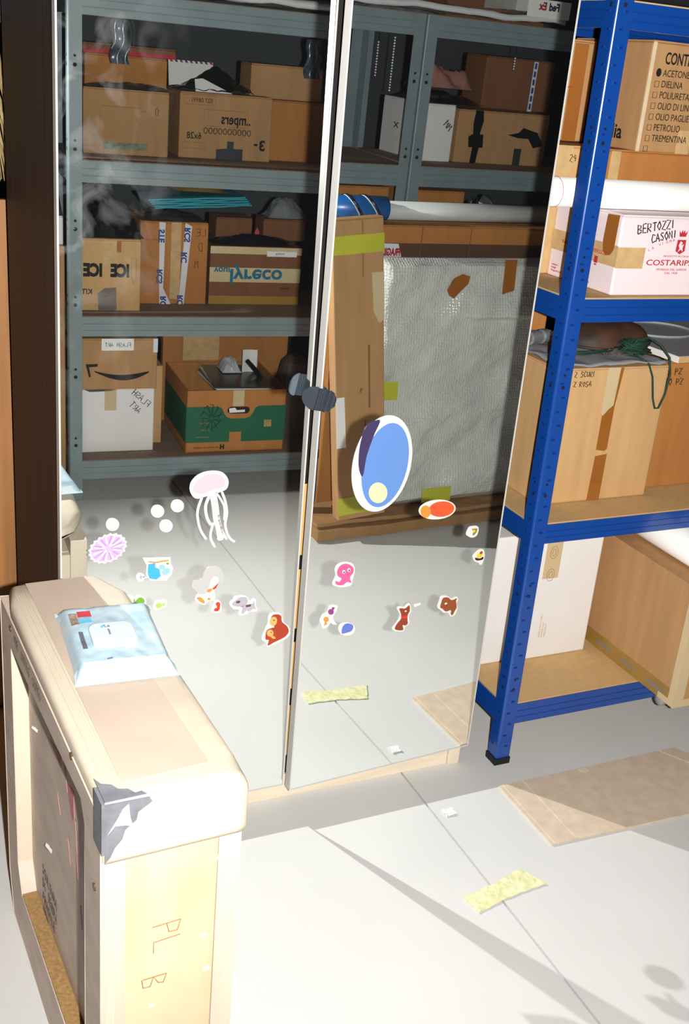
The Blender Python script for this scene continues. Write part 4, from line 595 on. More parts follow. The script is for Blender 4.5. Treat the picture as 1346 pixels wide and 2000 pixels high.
# upper shelf, left bay
t, F = gc('cardboard_box', 'tan carton with a green printed label beside the left post of the upper grey shelf', 0.050, 0.348, 0.195, 0.47, ZS[2], 1.447, CARD)
f = F('f'); strip(t, f, 0.075, 0.23, 0.018, 0.042, mat('faded_green_print', '77806A', rough=0.7, var=0.3, scale=70), 'printed_label', 0.0004); strokes(t, f, [[(0.10, 0.16), (0.24, 0.16), (0.24, 0.10)], [(0.08, 0.15), (0.10, 0.15)]], BROWNP, 0.002, 'frame_print')
strokes(t, f, [[(0.035, 0.155), (0.043, 0.165), (0.051, 0.155), (0.047, 0.155), (0.047, 0.14), (0.039, 0.14), (0.039, 0.155), (0.035, 0.155)]], INK, 0.002, 'arrow_print')
t, F = gc('diaper_carton', 'tan diaper carton printed 6x28 under torn black plastic on the upper grey shelf', 0.394, 0.738, 0.232, 0.46, ZS[2], 1.455, CARD)
f = F('f'); text(t, f, '..mpers', 0.080, 0.125, 0.050, INK, bold=0.0012, sx=0.75); text(t, f, '6x28', 0.262, 0.068, 0.032, INK, bold=0.0004, sx=0.85); text(t, f, '3', 0.020, 0.040, 0.050, INK, bold=0.002); text(t, f, '-', 0.050, 0.050, 0.04, INK, bold=0.002); text(t, f, '027 08991', 0.225, 0.192, 0.022, INK, sx=0.85)
strokes(t, f, [[(0.214, 0.185), (0.328, 0.185), (0.328, 0.215), (0.214, 0.215), (0.214, 0.185)], [(0.090, 0.115), (0.255, 0.115), (0.255, 0.170), (0.090, 0.170), (0.090, 0.115)], [(0.25, 0.035), (0.33, 0.035), (0.33, 0.055), (0.25, 0.055), (0.25, 0.035)]], BROWNP, 0.0016, 'frame_print')
strokes(t, f, [[(0.085 + 0.018 * k + 0.007 * math.cos(a), 0.098 + 0.010 * math.sin(a)) for a in (i * math.pi / 4 for i in range(9))] for k in range(10)], INK, 0.0028, 'ring_print')
strip(t, f, 0, 0, 0, 0, DARKFILM, 'print_block', 0.0004, [(0.105, 0.0), (0.105, 0.040), (0.140, 0.040), (0.140, 0.065), (0.165, 0.065), (0.165, 0.040), (0.205, 0.035), (0.205, 0.0)])
gc('cardboard_box', 'lower of two stacked brown cartons right of the diaper carton', 0.745, 0.965, 0.30, 0.47, ZS[2], 1.446, CARD2); gc('cardboard_box', 'upper of two stacked brown cartons right of the diaper carton', 0.675, 0.955, 0.32, 0.47, 1.4475, 1.566, CARD)
t = thing('black_plastic_sheet', 'black plastic bag pulled tent-like over the diaper carton', 'plastic bag', FG @ T(-0.56, 0.345, 1.456))
g = G(); g.sheet(lambda u, v: (-0.108 + 0.28 * u, -0.108 + 0.19 * v, 0.004 + 0.085 * max(0, 1 - abs(u - 0.42) * 2.1) * max(0, 1 - abs(v - 0.6) * 1.6) + 0.012 * abs(fbm(u * 6, v * 5))), 30, 18, 0.002); g.build('folds', PLAST, t)
t = thing('airmail_envelope', 'white airmail envelope with red and blue edging standing among black plastic', 'envelope', FG @ T(-0.49, 0.475, 1.4475, 0, -0.25)); G().box(-0.085, 0.085, -0.002, 0.002, 0, 0.105).build('sheet', PAPER, t)
for k in range(9): G().prism([(-0.085 + 0.019 * k, 0.097), (-0.076 + 0.019 * k, 0.097), (-0.072 + 0.019 * k, 0.105), (-0.081 + 0.019 * k, 0.105)], -0.0026, -0.002, 'y').build('airmail_stripe', (INKR, INKB)[k % 2], t)
t = thing('paper_card', 'white card with a red corner lying under the black plastic tent', 'card', FG @ T(-0.51, 0.236, 1.457, 0.0, -0.5)); G().prism([(-0.075, 0), (0.06, 0), (0.06, 0.045), (0.03, 0.05)], -0.0006, 0.0006, 'y').build('sheet', PAPER, t)
gc('cardboard_box', 'orange brown carton standing on the tan carton by the left post', 0.07, 0.36, 0.30, 0.47, 1.4475, 1.552, CARD2); t, F = gc('cardboard_box', 'flat reddish carton lid on the orange brown carton, topmost by the left post', 0.06, 0.385, 0.28, 0.47, 1.5535, 1.586, CARD4)
strip(t, F('f'), 0, 0.32, 0.0, 0.014, INKR, 'red_stripe', 0.0004)
heap('dark_film', 'crumpled dark film lying on the front of the tan carton by the left post', 'plastic film', 0.06, 0.36, 0.20, 0.295, 1.448, 0.022, DARKFILM, seed=3)
for i, (a, d) in enumerate(((0.16, 0.10), (0.90, 0.28))):
    t = thing('clear_bottle_strip', 'clear plastic hanging strip under the top grey shelf, %s' % ('nearest the left post' if i == 0 else 'above the two stacked cartons'), 'strip', FG @ T(-a, d, 1.530)); G().sheet(lambda u, v: (-0.03 + 0.06 * u + 0.006 * math.sin(v * 9), 0.010 * math.sin(u * 7 + v * 3), 0.135 * v), 12, 16, 0.0).build('film', mat('silver_clear_film_%d' % i, '4A565E', rough=0.2, metal=0.2, var=0.5, scale=40), t, smooth=True)
# middle shelf, left bay
t, F = gc('cardboard_box', 'pale tan carton printed ICE beside the left post of the middle grey shelf', 0.015, 0.240, 0.080, 0.36, ZS[1], 0.955, CARD3, yaw=0.03)
f = F('f'); text(t, f, 'ICE', 0.040, 0.125, 0.060, INK, bold=0.0035, sx=0.75); text(t, f, 'ICE', 0.135, 0.125, 0.060, INK, bold=0.0035, sx=0.75); strokes(t, f, [[(0.015, 0.12), (0.015, 0.19), (0.033, 0.19), (0.033, 0.12), (0.024, 0.10), (0.015, 0.12)]], BROWNP, 0.0018, 'frame_print'); text(t, f, 'KIT', 0.17, 0.06, 0.025, INK, bold=0.0008)
strip(t, f, 0.085, 0.150, 0.0, 0.085, mat('grey_brown_tape', '6E6058', rough=0.2, spec=0.7, coat=0.4), 'tape', 0.0006, [(0.083, 0.002), (0.086, 0.085), (0.125, 0.082), (0.152, 0.062), (0.148, 0.0)]); strip(t, f, 0.085, 0.130, 0.165, 0.25, TAPEC, 'tape', 0.0005); strip(t, f, 0.07, 0.085, 0.21, 0.25, TAPEB, 'tape', 0.0005)
t, F = gc('cardboard_box', 'orange carton with two printed white tapes on the middle grey shelf', 0.255, 0.509, 0.195, 0.455, ZS[1], 1.005, CARD2)
f = F('f'); strip(t, f, 0, 0, 0, 0, TAPEW, 'white_tape', 0.0006, [(0.135, 0.0), (0.165, 0.06), (0.162, 0.30), (0.185, 0.302), (0.180, 0.06), (0.178, 0.0)]); strip(t, f, 0, 0, 0, 0, TAPEW, 'white_tape', 0.0006, [(0.085, 0.0), (0.063, 0.29), (0.088, 0.302), (0.098, 0.13), (0.105, 0.0)]); strip(t, f, 0.103, 0.140, 0.02, 0.302, TAPEC, 'tape', 0.0005)
for u, z, s in ((0.172, 0.275, 'STE'), (0.176, 0.13, 'RCS'), (0.076, 0.285, 'RCS'), (0.086, 0.195, 'RC'), (0.096, 0.035, 'RC'), (0.160, 0.03, 'RC')): text(t, f, s, u - 0.006, z, 0.030, INKB, rot=-math.pi / 2, bold=0.0012, lift=0.001)
hand(t, f, 'LE', 0.012, 0.255, 0.028, INK, 0.002); hand(t, f, 'D', 0.022, 0.20, 0.032, INK, 0.002); hand(t, f, 'M', 0.035, 0.14, 0.025, INK, 0.002); text(t, f, 'printed matter', 0.19, 0.235, 0.008, INKR)
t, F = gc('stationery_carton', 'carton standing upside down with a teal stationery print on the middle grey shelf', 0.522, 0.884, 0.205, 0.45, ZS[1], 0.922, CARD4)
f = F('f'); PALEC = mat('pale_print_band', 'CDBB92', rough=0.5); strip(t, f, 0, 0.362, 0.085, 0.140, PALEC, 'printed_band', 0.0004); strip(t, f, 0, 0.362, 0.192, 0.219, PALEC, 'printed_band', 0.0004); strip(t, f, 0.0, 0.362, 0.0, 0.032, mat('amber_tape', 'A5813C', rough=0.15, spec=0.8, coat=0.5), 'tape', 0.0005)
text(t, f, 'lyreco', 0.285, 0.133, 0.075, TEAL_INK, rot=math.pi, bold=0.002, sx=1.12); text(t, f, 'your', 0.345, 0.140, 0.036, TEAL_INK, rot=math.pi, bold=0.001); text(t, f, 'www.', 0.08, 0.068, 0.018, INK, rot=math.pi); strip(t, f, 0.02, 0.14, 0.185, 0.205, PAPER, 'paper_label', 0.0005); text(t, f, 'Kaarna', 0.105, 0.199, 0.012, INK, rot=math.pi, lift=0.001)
TEALC = mat('teal_cloth', '1F8C9C', rough=0.6, var=0.15); t = thing('teal_sheets', 'stack of folded teal sheets lying on the orange taped carton', 'cloth', FG @ T(-0.49, 0.335, 1.054, -0.04, 0, 0.06))
for k in range(5): G().sheet(lambda u, v: (-0.19 + 0.37 * u + 0.006 * k, -0.10 + 0.2 * v, 0.0075 * k + 0.006 + 0.003 * fbm(u * 4 + k, v * 3)), 16, 6, 0.0055).build('sheet', TEALC, t)
heap('dark_film', 'dark film bunched on top of the orange taped carton', 'plastic film', 0.255, 0.50, 0.215, 0.345, 1.0065, 0.032, DARKFILM, seed=6)
heap('yellow_cloth', 'mustard cloth folded over the teal sheets under the upper shelf', 'cloth', 0.40, 0.60, 0.28, 0.42, 1.104, 0.024, mat('mustard_cloth', 'B08E45', rough=0.8), seed=2, ridge=0, f=5)
heap('black_plastic_sheet', 'black plastic bundle under the upper beam beside the left post', 'plastic bag', 0.03, 0.25, 0.10, 0.33, 0.957, 0.115, PLAST, seed=9, amp=0.5)
heap('black_plastic_sheet', 'black plastic bundle above the carton with the teal print', 'plastic bag', 0.54, 0.87, 0.22, 0.33, 0.9235, 0.035, PLAST, seed=11, amp=0.5)
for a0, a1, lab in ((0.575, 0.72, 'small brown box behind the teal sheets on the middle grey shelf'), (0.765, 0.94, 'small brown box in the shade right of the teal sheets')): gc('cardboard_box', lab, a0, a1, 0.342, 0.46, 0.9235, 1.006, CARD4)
G_ = thing('pink_tag', 'small pink tag between the two small brown boxes on the middle grey shelf', 'tag', FG @ T(-0.745, 0.36, 0.9245)); G().prism([(-0.008, 0.0), (0.008, 0.0), (0.009, 0.03), (0.0, 0.045), (-0.009, 0.03)], -0.001, 0.001, 'y').build('card', mat('pink_card', 'C6455E', rough=0.5), G_)
heap('grey_film_bag', 'grey plastic bag on the right small brown box of the middle grey shelf', 'plastic bag', 0.79, 0.95, 0.35, 0.46, 1.0075, 0.075, mat('grey_film', '74787C', rough=0.3, var=0.25, scale=14), seed=14)
# lowest shelf, left bay
t, F = gc('white_carton', 'white carton handwritten FLASH ART on the lowest grey shelf', 0.030, 0.298, 0.082, 0.33, ZS[0], 0.408, WHITECARD)
f = F('f'); hand(t, f, 'FLASH', 0.028, 0.175, 0.024, INK, 0.0026, rot=0.75); hand(t, f, 'ART', 0.062, 0.150, 0.024, INK, 0.0026, rot=0.75); strip(t, f, 0.142, 0.186, 0.165, 0.249, TAPEM, 'tape', 0.0006); strip(t, f, 0.14, 0.265, 0.236, 0.249, DARKFILM, 'torn_edge', 0.0006, [(0.14, 0.249), (0.16, 0.240), (0.24, 0.238), (0.265, 0.249)])
t, F = gc('parcel_carton', 'brown parcel carton with a curved arrow and white label, on the white carton', 0.027, 0.303, 0.070, 0.32, 0.4095, 0.602, CARD)
f = F('f'); sm = [(0.03 + 0.20 * i / 20, 0.078 - 0.033 * math.sin(math.pi * (0.12 + 0.80 * i / 20))) for i in range(21)]; th_ = [0.002 + 0.0085 * math.sin(math.pi * (i / 20) ** 0.8) for i in range(21)]
strip(t, f, 0, 0, 0, 0, INK, 'smile_print', 0.0005, [(p[0], p[1] + q) for p, q in zip(sm, th_)] + [(p[0], p[1] - q) for p, q in list(zip(sm, th_))[::-1]]); strip(t, f, 0, 0, 0, 0, INK, 'arrow_print', 0.0005, [(0.218, 0.098), (0.262, 0.097), (0.250, 0.048), (0.243, 0.049), (0.250, 0.086), (0.219, 0.088)])
strip(t, f, 0.088, 0.205, 0.148, 0.192, PAPER, 'paper_label', 0.0006); hand(t, f, 'FLASH ART', 0.100, 0.162, 0.015, INK, 0.0020); strip(t, F('l'), 0.0, 0.25, 0.14, 0.192, TAPEW, 'tape', 0.0006); strip(t, f, 0.0, 0.016, 0.14, 0.192, TAPEW, 'tape', 0.0006)
gc('cardboard_box', 'narrow tan carton squeezed between the white carton and the green archive box', 0.310, 0.345, 0.165, 0.42, ZS[0], 0.47, CARD3, flaps=False)
GREENP = mat('dark_green_print', '0E5B40', rough=0.55, var=0.06); t, F = gc('archive_box', 'open brown and green archive box with an oval hand hole on the lowest grey shelf', 0.412, 0.806, 0.034, 0.42, ZS[0], 0.410, CARD2, open_top=True)
f = F('f'); W_ = 0.394
gp = [(0.0, 0.042), (0.030, 0.042), (0.030, 0.0425), (W_, 0.0425), (W_, 0.186), (0.282, 0.186)] + [(0.262 - 0.016 * math.sin(a), 0.160 + 0.026 * math.cos(a)) for a in (math.pi / 2 * i / 4 for i in range(5))]
gp = [(0.0, 0.042), (W_, 0.042), (W_, 0.186), (0.270, 0.186), (0.255, 0.178), (0.247, 0.160), (0.236, 0.143), (0.218, 0.136), (0.160, 0.136), (0.142, 0.143), (0.131, 0.160), (0.123, 0.178), (0.108, 0.186), (0.0, 0.186)]
strip(t, f, 0, 0, 0, 0, GREENP, 'green_print', 0.0006, gp); strip(t, F('r'), 0, 0.386, 0.042, 0.186, GREENP, 'green_print', 0.0006); strip(t, F('l'), 0, 0.386, 0.042, 0.186, GREENP, 'green_print', 0.0006)
strip(t, f, 0, 0, 0, 0, INK, 'hand_hole', 0.0008, [(0.190 + (0.030 if math.cos(a) > 0 else -0.030) + 0.014 * math.cos(a), 0.170 + 0.014 * math.sin(a)) for a in (2 * math.pi * i / 20 for i in range(20))]); strip(t, f, 0.150, 0.222, 0.160, 0.176, PAPER, 'paper_in_hole', 0.0012, [(0.165, 0.162), (0.226, 0.160), (0.228, 0.178), (0.205, 0.180), (0.196, 0.170), (0.165, 0.172)])
strip(t, f, 0.170, 0.214, 0.186, 0.250, TAPEM, 'tape', 0.0010); strip(t, f, 0.175, 0.222, 0.040, 0.082, CARD2, 'bare_patch', 0.0010)
strokes(t, f, [[(0.296 + 0.040 * math.cos(a) * r, 0.140 + 0.055 * math.sin(a) * r) for r in (0.15, 0.6, 1.0)] for a in (2 * math.pi * i / 11 for i in range(11))] + [[(0.296 + 0.042 * math.cos(a), 0.150 + 0.045 * math.sin(a)), (0.300 + 0.030 * math.cos(a + .5), 0.145 + 0.05 * math.sin(a + .5))] for a in (2 * math.pi * i / 9 for i in range(9))], INK, 0.0024, 'tree_print')
strip(t, f, 0.055, 0.085, 0.100, 0.128, mat('tan_print_block', '9F8A52', rough=0.6, var=0.4, scale=120), 'printed_square', 0.0009); 
for i, s in enumerate(('archive box', 'office files', 'recycled board')): text(t, f, s, 0.300, 0.118 - 0.028 * i, 0.009, CARD2, lift=0.0009)
text(t, f, 'H', 0.240, 0.014, 0.024, INK, bold=0.0016); text(t, f, 'documents and papers', 0.262, 0.018, 0.011, INK)
for i in range(4): tag(G().box(-0.115, 0.115, -0.15, 0.15, 0, 0.006).build('magazine', (PAPER, DARKFILM, PAPER, DARKFILM)[i]), 'magazine lying in the archive box, %s of four' % ('lowest', 'second lowest', 'second highest', 'topmost')[i], 'magazine', 'magazines in the archive box').matrix_world = FG @ T(-0.65, 0.205, 0.388 + 0.0072 * i, 0.05 * (i - 1.5), 0.0)
heap('paper_wad', 'crumpled translucent paper on the magazines in the archive box', 'paper', 0.60, 0.68, 0.23, 0.33, 0.418, 0.055, mat('tissue_paper', 'B9B9BE', rough=0.4, var=0.1), seed=21, nx=14, ny=12, f=22)
t = thing('paper_sheet', 'upright white paper in the archive box beside a black strap', 'paper', FG @ T(-0.715, 0.25, 0.395, 0.15, -0.1)); G().sheet(lambda u, v: (-0.03 + 0.06 * u, 0.006 * math.sin(u * 4), 0.11 * v), 8, 4, 0.0).build('sheet', PAPER, t)
t = thing('black_strap', 'black plastic strap poking out of the archive box', 'strap', FG @ T(-0.735, 0.16, 0.395)); G().tube([(0.035, 0.08, 0.07), (0.012, 0.03, 0.045), (-0.008, 0.0, 0.01), (-0.012, -0.005, -0.02)], 0.010, 6).build('strap', PLAST, t)
G_ = gc('cardboard_box', 'wide brown carton at the back of the lowest grey shelf behind the archive box', 0.40, 0.93, 0.425, 0.468, ZS[0], 0.555, CARD2)[0]; strip(G_, face_m('f', 0.53, 0.065, 0.3955), 0.30, 0.45, 0.26, 0.39, TAPEC, 'tape', 0.0005)
t = thing('dark_sack', 'dark brown paper sack slumped right of the archive box on the lowest grey shelf', 'sack', FG @ T(-0.895, 0.22, ZS[0])); lathe([(0.07, 0.0), (0.075, 0.1), (0.07, 0.24), (0.055, 0.31), (0.03, 0.335)], 16).build('sack', mat('dark_brown_paper', '4A3930', rough=0.7, var=0.2, bump=0.3, bscale=20), t)
# upper shelf, right bay
t, F = gc('white_carton', 'white carton with black scrawls standing behind the double grey post', 1.480, 1.628, 0.160, 0.46, ZS[2], 1.440, WHITECARD, yaw=-0.06)
hand(t, F('f'), 'MM', 0.025, 0.115, 0.026, INK, 0.004, rot=0.7); hand(t, F('r'), 'X', 0.15, 0.11, 0.03, INK, 0.004); strokes(t, F('r'), [[(0.17, 0.12), (0.20, 0.10)], [(0.17, 0.10), (0.20, 0.12)]], INK, 0.004)
t, F = gc('cardboard_box', 'tan carton with strips of shiny black tape in the right upper bay', 1.658, 2.085, 0.172, 0.46, ZS[2], 1.428, CARD)
f = F('f'); strip(t, f, 0, 0, 0, 0, PLAST, 'black_tape', 0.0008, [(0.325, 0.0), (0.318, 0.06), (0.300, 0.06), (0.305, 0.11), (0.322, 0.11), (0.312, 0.16), (0.318, 0.198), (0.352, 0.198), (0.357, 0.15), (0.352, 0.11), (0.372, 0.10), (0.366, 0.06), (0.348, 0.06), (0.352, 0.0)])
strip(t, f, 0, 0, 0, 0, PLAST, 'black_tape', 0.0008, [(0.02, 0.09), (0.05, 0.13), (0.12, 0.145), (0.14, 0.125), (0.19, 0.115), (0.14, 0.105), (0.09, 0.105), (0.06, 0.07), (0.02, 0.08)]); strip(t, f, 0.115, 0.150, 0.0, 0.065, DARKFILM, 'dark_tape', 0.0007)
t, F = gc('cardboard_box', 'dark brown carton with a white and blue vertical strip, in the right bay', 1.83, 2.16, 0.30, 0.46, 1.4295, 1.625, CARD4)
strip(t, F('f'), 0.085, 0.105, 0.0, 0.19, TAPEW, 'white_strip', 0.0006)
for k in range(6): strip(t, F('f'), 0.090, 0.100, 0.008 + 0.031 * k, 0.030 + 0.031 * k, INKB, 'blue_dash', 0.0009)
heap('pink_padding', 'dusty pink crumpled padding at the top of the right bay behind the white carton', 'padding', 1.55, 1.80, 0.30, 0.46, 1.490, 0.125, mat('dusty_pink_cloth', '9C6E62', rough=0.8, var=0.15), seed=31, ridge=0, f=14, amp=0.5)
heap('black_plastic_sheet', 'black plastic stuffed under the dusty pink padding', 'plastic bag', 1.51, 1.78, 0.20, 0.46, 1.441, 0.040, PLAST, seed=33, amp=0.4)
BEAD = mat('silver_bead', 'E8ECEE', rough=0.15, metal=0.15)
for i, (a, d, z0, n) in enumerate(((1.290, 0.20, 1.520, 13), (1.325, 0.14, 1.475, 20), (1.84, 0.12, 1.59, 5))):
    g = G()
    for k in range(n):
        z = 0.0095 * k; vs = [(0, 0, z - 0.0045)] + [(0.0045 * math.cos(b), 0.0045 * math.sin(b), z) for b in (math.pi / 3 * j for j in range(6))] + [(0, 0, z + 0.0045)]; g.add(vs, [(0, 1 + (j + 1) % 6, 1 + j) for j in range(6)] + [(7, 1 + j, 1 + (j + 1) % 6) for j in range(6)])
    t = thing('bead_string', ('short string of silver beads hanging left of the double post', 'long string of silver beads hanging beside the double post', 'stub of a silver bead string hanging in the right bay')[i], 'beads', FG @ T(-a, d, z0)); tag(g.build('beads', BEAD, t, smooth=True), None, None, kind='stuff'); G().tube([(0, 0, 0.0095 * n - 0.004), (0, 0, 1.672 - z0)], 0.0012, 5).build('cord', PLAST, t)
# top shelf
FOAM = mat('white_foam', 'D2D4D2', rough=0.6, var=0.04); t = thing('foam_sheet', 'long white foam sheet lying along the front of the top grey shelf', 'foam', FG @ T(-1.05, 0.14, ZS[3] + 0.010)); G().sheet(lambda u, v: (-0.92 + 1.62 * u, -0.125 + 0.25 * v, 0.024 + 0.012 * fbm(u * 9, v * 2) ), 50, 8, 0.020).build('sheet', FOAM, t, smooth=True)
t = thing('courier_bag', 'clear courier bag with a printed white label on the top grey shelf', 'bag', FG @ T(-1.86, 0.13, ZS[3] + 0.044)); G().sheet(lambda u, v: (-0.10 + 0.22 * u, -0.115 + 0.22 * v, 0.045 + 0.02 * math.sin(math.pi * u) * math.sin(math.pi * v) + 0.004 * fbm(u * 7, v * 7)), 20, 12, 0.043).build('bag', mat('clear_bag', 'BFC0B8', rough=0.15, var=0.12, scale=20, spec=0.8), t)
lf = basis((-0.10, -0.1168, 0.0), (1, 0, 0), (0, 0, 1), (0, -1, 0)); strip(t, lf, -0.02, 0.17, -0.012, 0.048, PAPER, 'paper_label', 0.0008); text(t, lf, 'Fed', 0.030, 0.014, 0.036, mat('violet_print', '2D2450', rough=0.5), bold=0.0016, sx=0.9, lift=0.0018); text(t, lf, 'Ex', 0.088, 0.014, 0.036, INKR, bold=0.0016, sx=0.9, lift=0.0018)
gc('cardboard_box', 'dark brown carton standing behind the courier bag on the top grey shelf', 1.60, 2.05, 0.27, 0.47, ZS[3], 1.93, CARD4)
heap('silver_film', 'silvery film bundle behind the white foam on the top grey shelf', 'plastic film', 1.25, 1.58, 0.28, 0.45, ZS[3], 0.12, mat('silver_film', '8C9194', rough=0.25, metal=0.5, var=0.3, scale=20), seed=41)
# middle shelf, right bay: two flat-topped cartons just under the beam
gc('cardboard_box', 'orange carton just visible under the upper beam left of the double post', 1.02, 1.352, 0.10, 0.44, ZS[1], 1.134, CARD2); gc('cardboard_box', 'orange carton just visible under the upper beam right of the double post', 1.47, 1.69, 0.10, 0.44, ZS[1], 1.128, CARD2)
heap('dark_film', 'dark plastic film right of the carton under the upper beam', 'plastic film', 1.72, 2.05, 0.08, 0.40, ZS[1], 0.40, DARKFILM, seed=51)

# ------------------------------------------------------------------ wrapped panels leaning in front of the right bay
t = thing('cardboard_tray', 'low brown cardboard tray on the concrete under the bubble wrapped panel', 'tray', FG @ T(-1.42, -0.41, 0.001, -0.03)); TRAYC = card('card_brown_dull', '9C7750')
G().sheet(lambda u, v: (-0.56 + 1.12 * u, -0.145 + 0.185 * v, 0.046 + 0.006 * fbm(u * 6, v * 2)), 30, 6, 0.042).build('lower_board', TRAYC, t); G().sheet(lambda u, v: (-0.56 + 1.12 * u, -0.132 + 0.175 * v, 0.070 + 0.007 * fbm(u * 5 + 7, v * 2)), 30, 6, 0.014).build('upper_board', TRAYC, t)
BUB = D.materials.new('bubble_wrap'); BUB.use_nodes = True; _n = BUB.node_tree.nodes; _k = BUB.node_tree.links; b = _n['Principled BSDF']; b.inputs['Base Color'].default_value = (*lin('CCCEC8'), 1); b.inputs['Roughness'].default_value = 0.22; b.inputs['Specular IOR Level'].default_value = 0.55
tc = _n.new('ShaderNodeTexCoord'); vo = _n.new('ShaderNodeTexVoronoi'); vo.inputs['Scale'].default_value = 95; vo.inputs['Randomness'].default_value = 0.35; _k.new(tc.outputs['Object'], vo.inputs['Vector']); bp = _n.new('ShaderNodeBump'); bp.inputs['Strength'].default_value = 0.8; bp.inputs['Distance'].default_value = 0.004; bp.invert = True; _k.new(vo.outputs['Distance'], bp.inputs['Height']); _k.new(bp.outputs[0], b.inputs['Normal'])
nz = _n.new('ShaderNodeTexNoise'); nz.inputs['Scale'].default_value = 3.5; _k.new(tc.outputs['Object'], nz.inputs['Vector']); rp = _n.new('ShaderNodeValToRGB'); rp.color_ramp.elements[0].color = (*lin('B8BCB6'), 1); rp.color_ramp.elements[1].color = (*lin('DADBD2'), 1); _k.new(nz.outputs['Fac'], rp.inputs[0]); _k.new(rp.outputs[0], b.inputs['Base Color'])
LEAN = math.atan2(0.08, 0.9); t = thing('wrapped_panel', 'large panel in pale bubble wrap leaning on the grey shelving', 'wrapped panel', FG @ T(-1.455, -0.470, 0.078, -0.015, -LEAN)); hp, wp2 = 0.90, 0.74
def bub(u, v):
    z = hp * v; x = -wp2 / 2 + wp2 * u; dz = v - 0.775; fold = -0.075 * max(0.0, (0.62 - u) / 0.62) * (max(0.0, 1 - dz / 0.22) if dz >= 0 else max(0.0, 1 + dz / 0.012)); wr = 0.016 * fbm(x * 3.5, z * 5 + x * 3, 1.3) + 0.008 * math.sin(z * 22 + x * 5 + 2 * fbm(x * 3, z * 3))
    e = min(1, min(u, 1 - u, v * 1.2, (1 - v) * 1.2) / 0.03); return (x, -0.012 * e - (wr + 0.012) * e + fold * e, z)
g = G(); g.sheet(bub, 60, 150); g.build('bubble_wrap', BUB, t, smooth=True); G().box(-wp2 / 2 + 0.001, wp2 / 2 - 0.001, 0.0005, 0.045, 0.002, hp - 0.002).build('panel', FOAM, t, bevel=0.004)
fp = basis((0, -0.036, 0), (1, 0, 0), (0, 0, 1), (0, -1, 0)); strip(t, fp, 0, 0, 0, 0, TAPEB, 'brown_tape', 0.002, [(0.118, 0.795), (0.095, 0.835), (0.060, 0.850), (0.028, 0.842), (0.034, 0.815), (0.062, 0.790), (0.088, 0.765), (0.108, 0.775)]); strip(t, fp, -0.165, -0.115, 0.735, 0.90, TAPEB, 'brown_tape', 0.002)
YT = mat('lime_tape', 'BDBB3C', rough=0.3); strip(t, fp, 0.285, 0.345, 0.41, 0.475, YT, 'yellow_tape', 0.002); strip(t, fp, 0.020, 0.145, 0.008, 0.062, YT, 'yellow_tape', 0.002)
t, F = gc('tall_carton', 'tall flat brown carton standing behind the bubble wrapped panel', 0.962, 1.98, -0.330, -0.180, 0.001, 1.072, CARD2)
f = F('f'); strip(t, f, 0, 1.05, 0.955, 1.010, mat('dark_brown_tape', '5E4334', rough=0.3, spec=0.6), 'dark_tape', 0.0008); strip(t, f, 0, 0, 0, 0, TAPEW, 'printed_tape', 0.0012, [(0.78, 0.955), (0.80, 1.008), (1.0, 1.010), (1.0, 0.960)]); text(t, f, 'FRAGILE', 0.790, 0.968, 0.034, INKR, bold=0.0018, sx=0.62, lift=0.002)
g = G(); [g.box(x, x + 0.002, -0.0766, -0.075, 0.0, 1.068) for x in (0.0, 0.20)]; g.build('board_seam', CARD4, t)
t, F = gc('leaning_carton', 'narrow upright brown carton with yellow tape bands leaning left of the bubble wrap', 0.935, 1.120, -0.580, -0.528, 0.090, 1.128, CARD, rx=-0.085, ry=0.092)
f = F('f'); wz, hz_ = 0.185, 1.038
for z0, z1, m in ((0.925, 0.985, YT), (0.020, 0.085, YT)): strip(t, f, -0.001, wz + 0.001, z0, z1, m, 'yellow_tape', 0.0009)
strip(t, f, 0, 0, 0, 0, TAPEM, 'torn_tape', 0.0008, [(0.0, 0.70), (0.0, 0.86), (0.045, 0.86), (0.04, 0.73), (0.02, 0.69)]); strip(t, f, 0, 0, 0, 0, PAPER, 'paper_strip', 0.0009, [(0.150, 0.27), (0.153, 0.45), (0.1855, 0.45), (0.1855, 0.27)])
strip(t, f, 0.055, 0.062, 0.40, 0.62, mat('brown_scuff', '7E5B38', rough=0.8), 'scuff', 0.0004); strip(t, f, 0.075, 0.08, 0.85, 1.03, mat('brown_scuff_b', '8E6A44', rough=0.8), 'scuff', 0.0004); hand(t, f, '9', 0.085, 0.455, 0.018, INK, 0.002)
strokes(t, f, [[(0.075, 0.36), (0.08, 0.28)], [(0.07, 0.25), (0.085, 0.29)]], INK, 0.002)
t = thing('white_tube', 'pale cardboard tube lying on the tall flat carton under the upper grey beam', 'tube', FG @ T(-1.93, -0.235, 1.1055)); tube_thing(t, 0.032, 0.78, mat('pale_tube', 'C7CBC9', rough=0.5))
BLUEF = mat('blue_film', '2463A8', rough=0.3, var=0.2, scale=20, spec=0.6); t = thing('blue_roll', 'blue plastic wrapped roll with black bands lying on the tall flat carton', 'roll', FG @ T(-1.145, -0.280, 1.1185)); g = lathe([(0.004, 0.0), (0.030, 0.001), (0.041, 0.006), (0.041, 0.21), (0.030, 0.216), (0.004, 0.217)], 24); o = g.build('wrapping', BLUEF, t, smooth=True); o.matrix_local = tr
for x in (0.055, 0.125):
    g = G(); P = [(x + 0.030 * math.cos(a), 0.0405 * math.cos(a + 1.57), 0.0405 * math.sin(a + 1.57)) for a in (2 * math.pi * k / 28 for k in range(29))]; g.tube(P, 0.0050, 6); g.build('black_band', PLAST, t)
    g = G(); P = [(p[0] + 0.009, p[1] * 1.01, p[2] * 1.01) for p in P]; g.tube(P, 0.0022, 5); g.build('white_band', TAPEW, t)
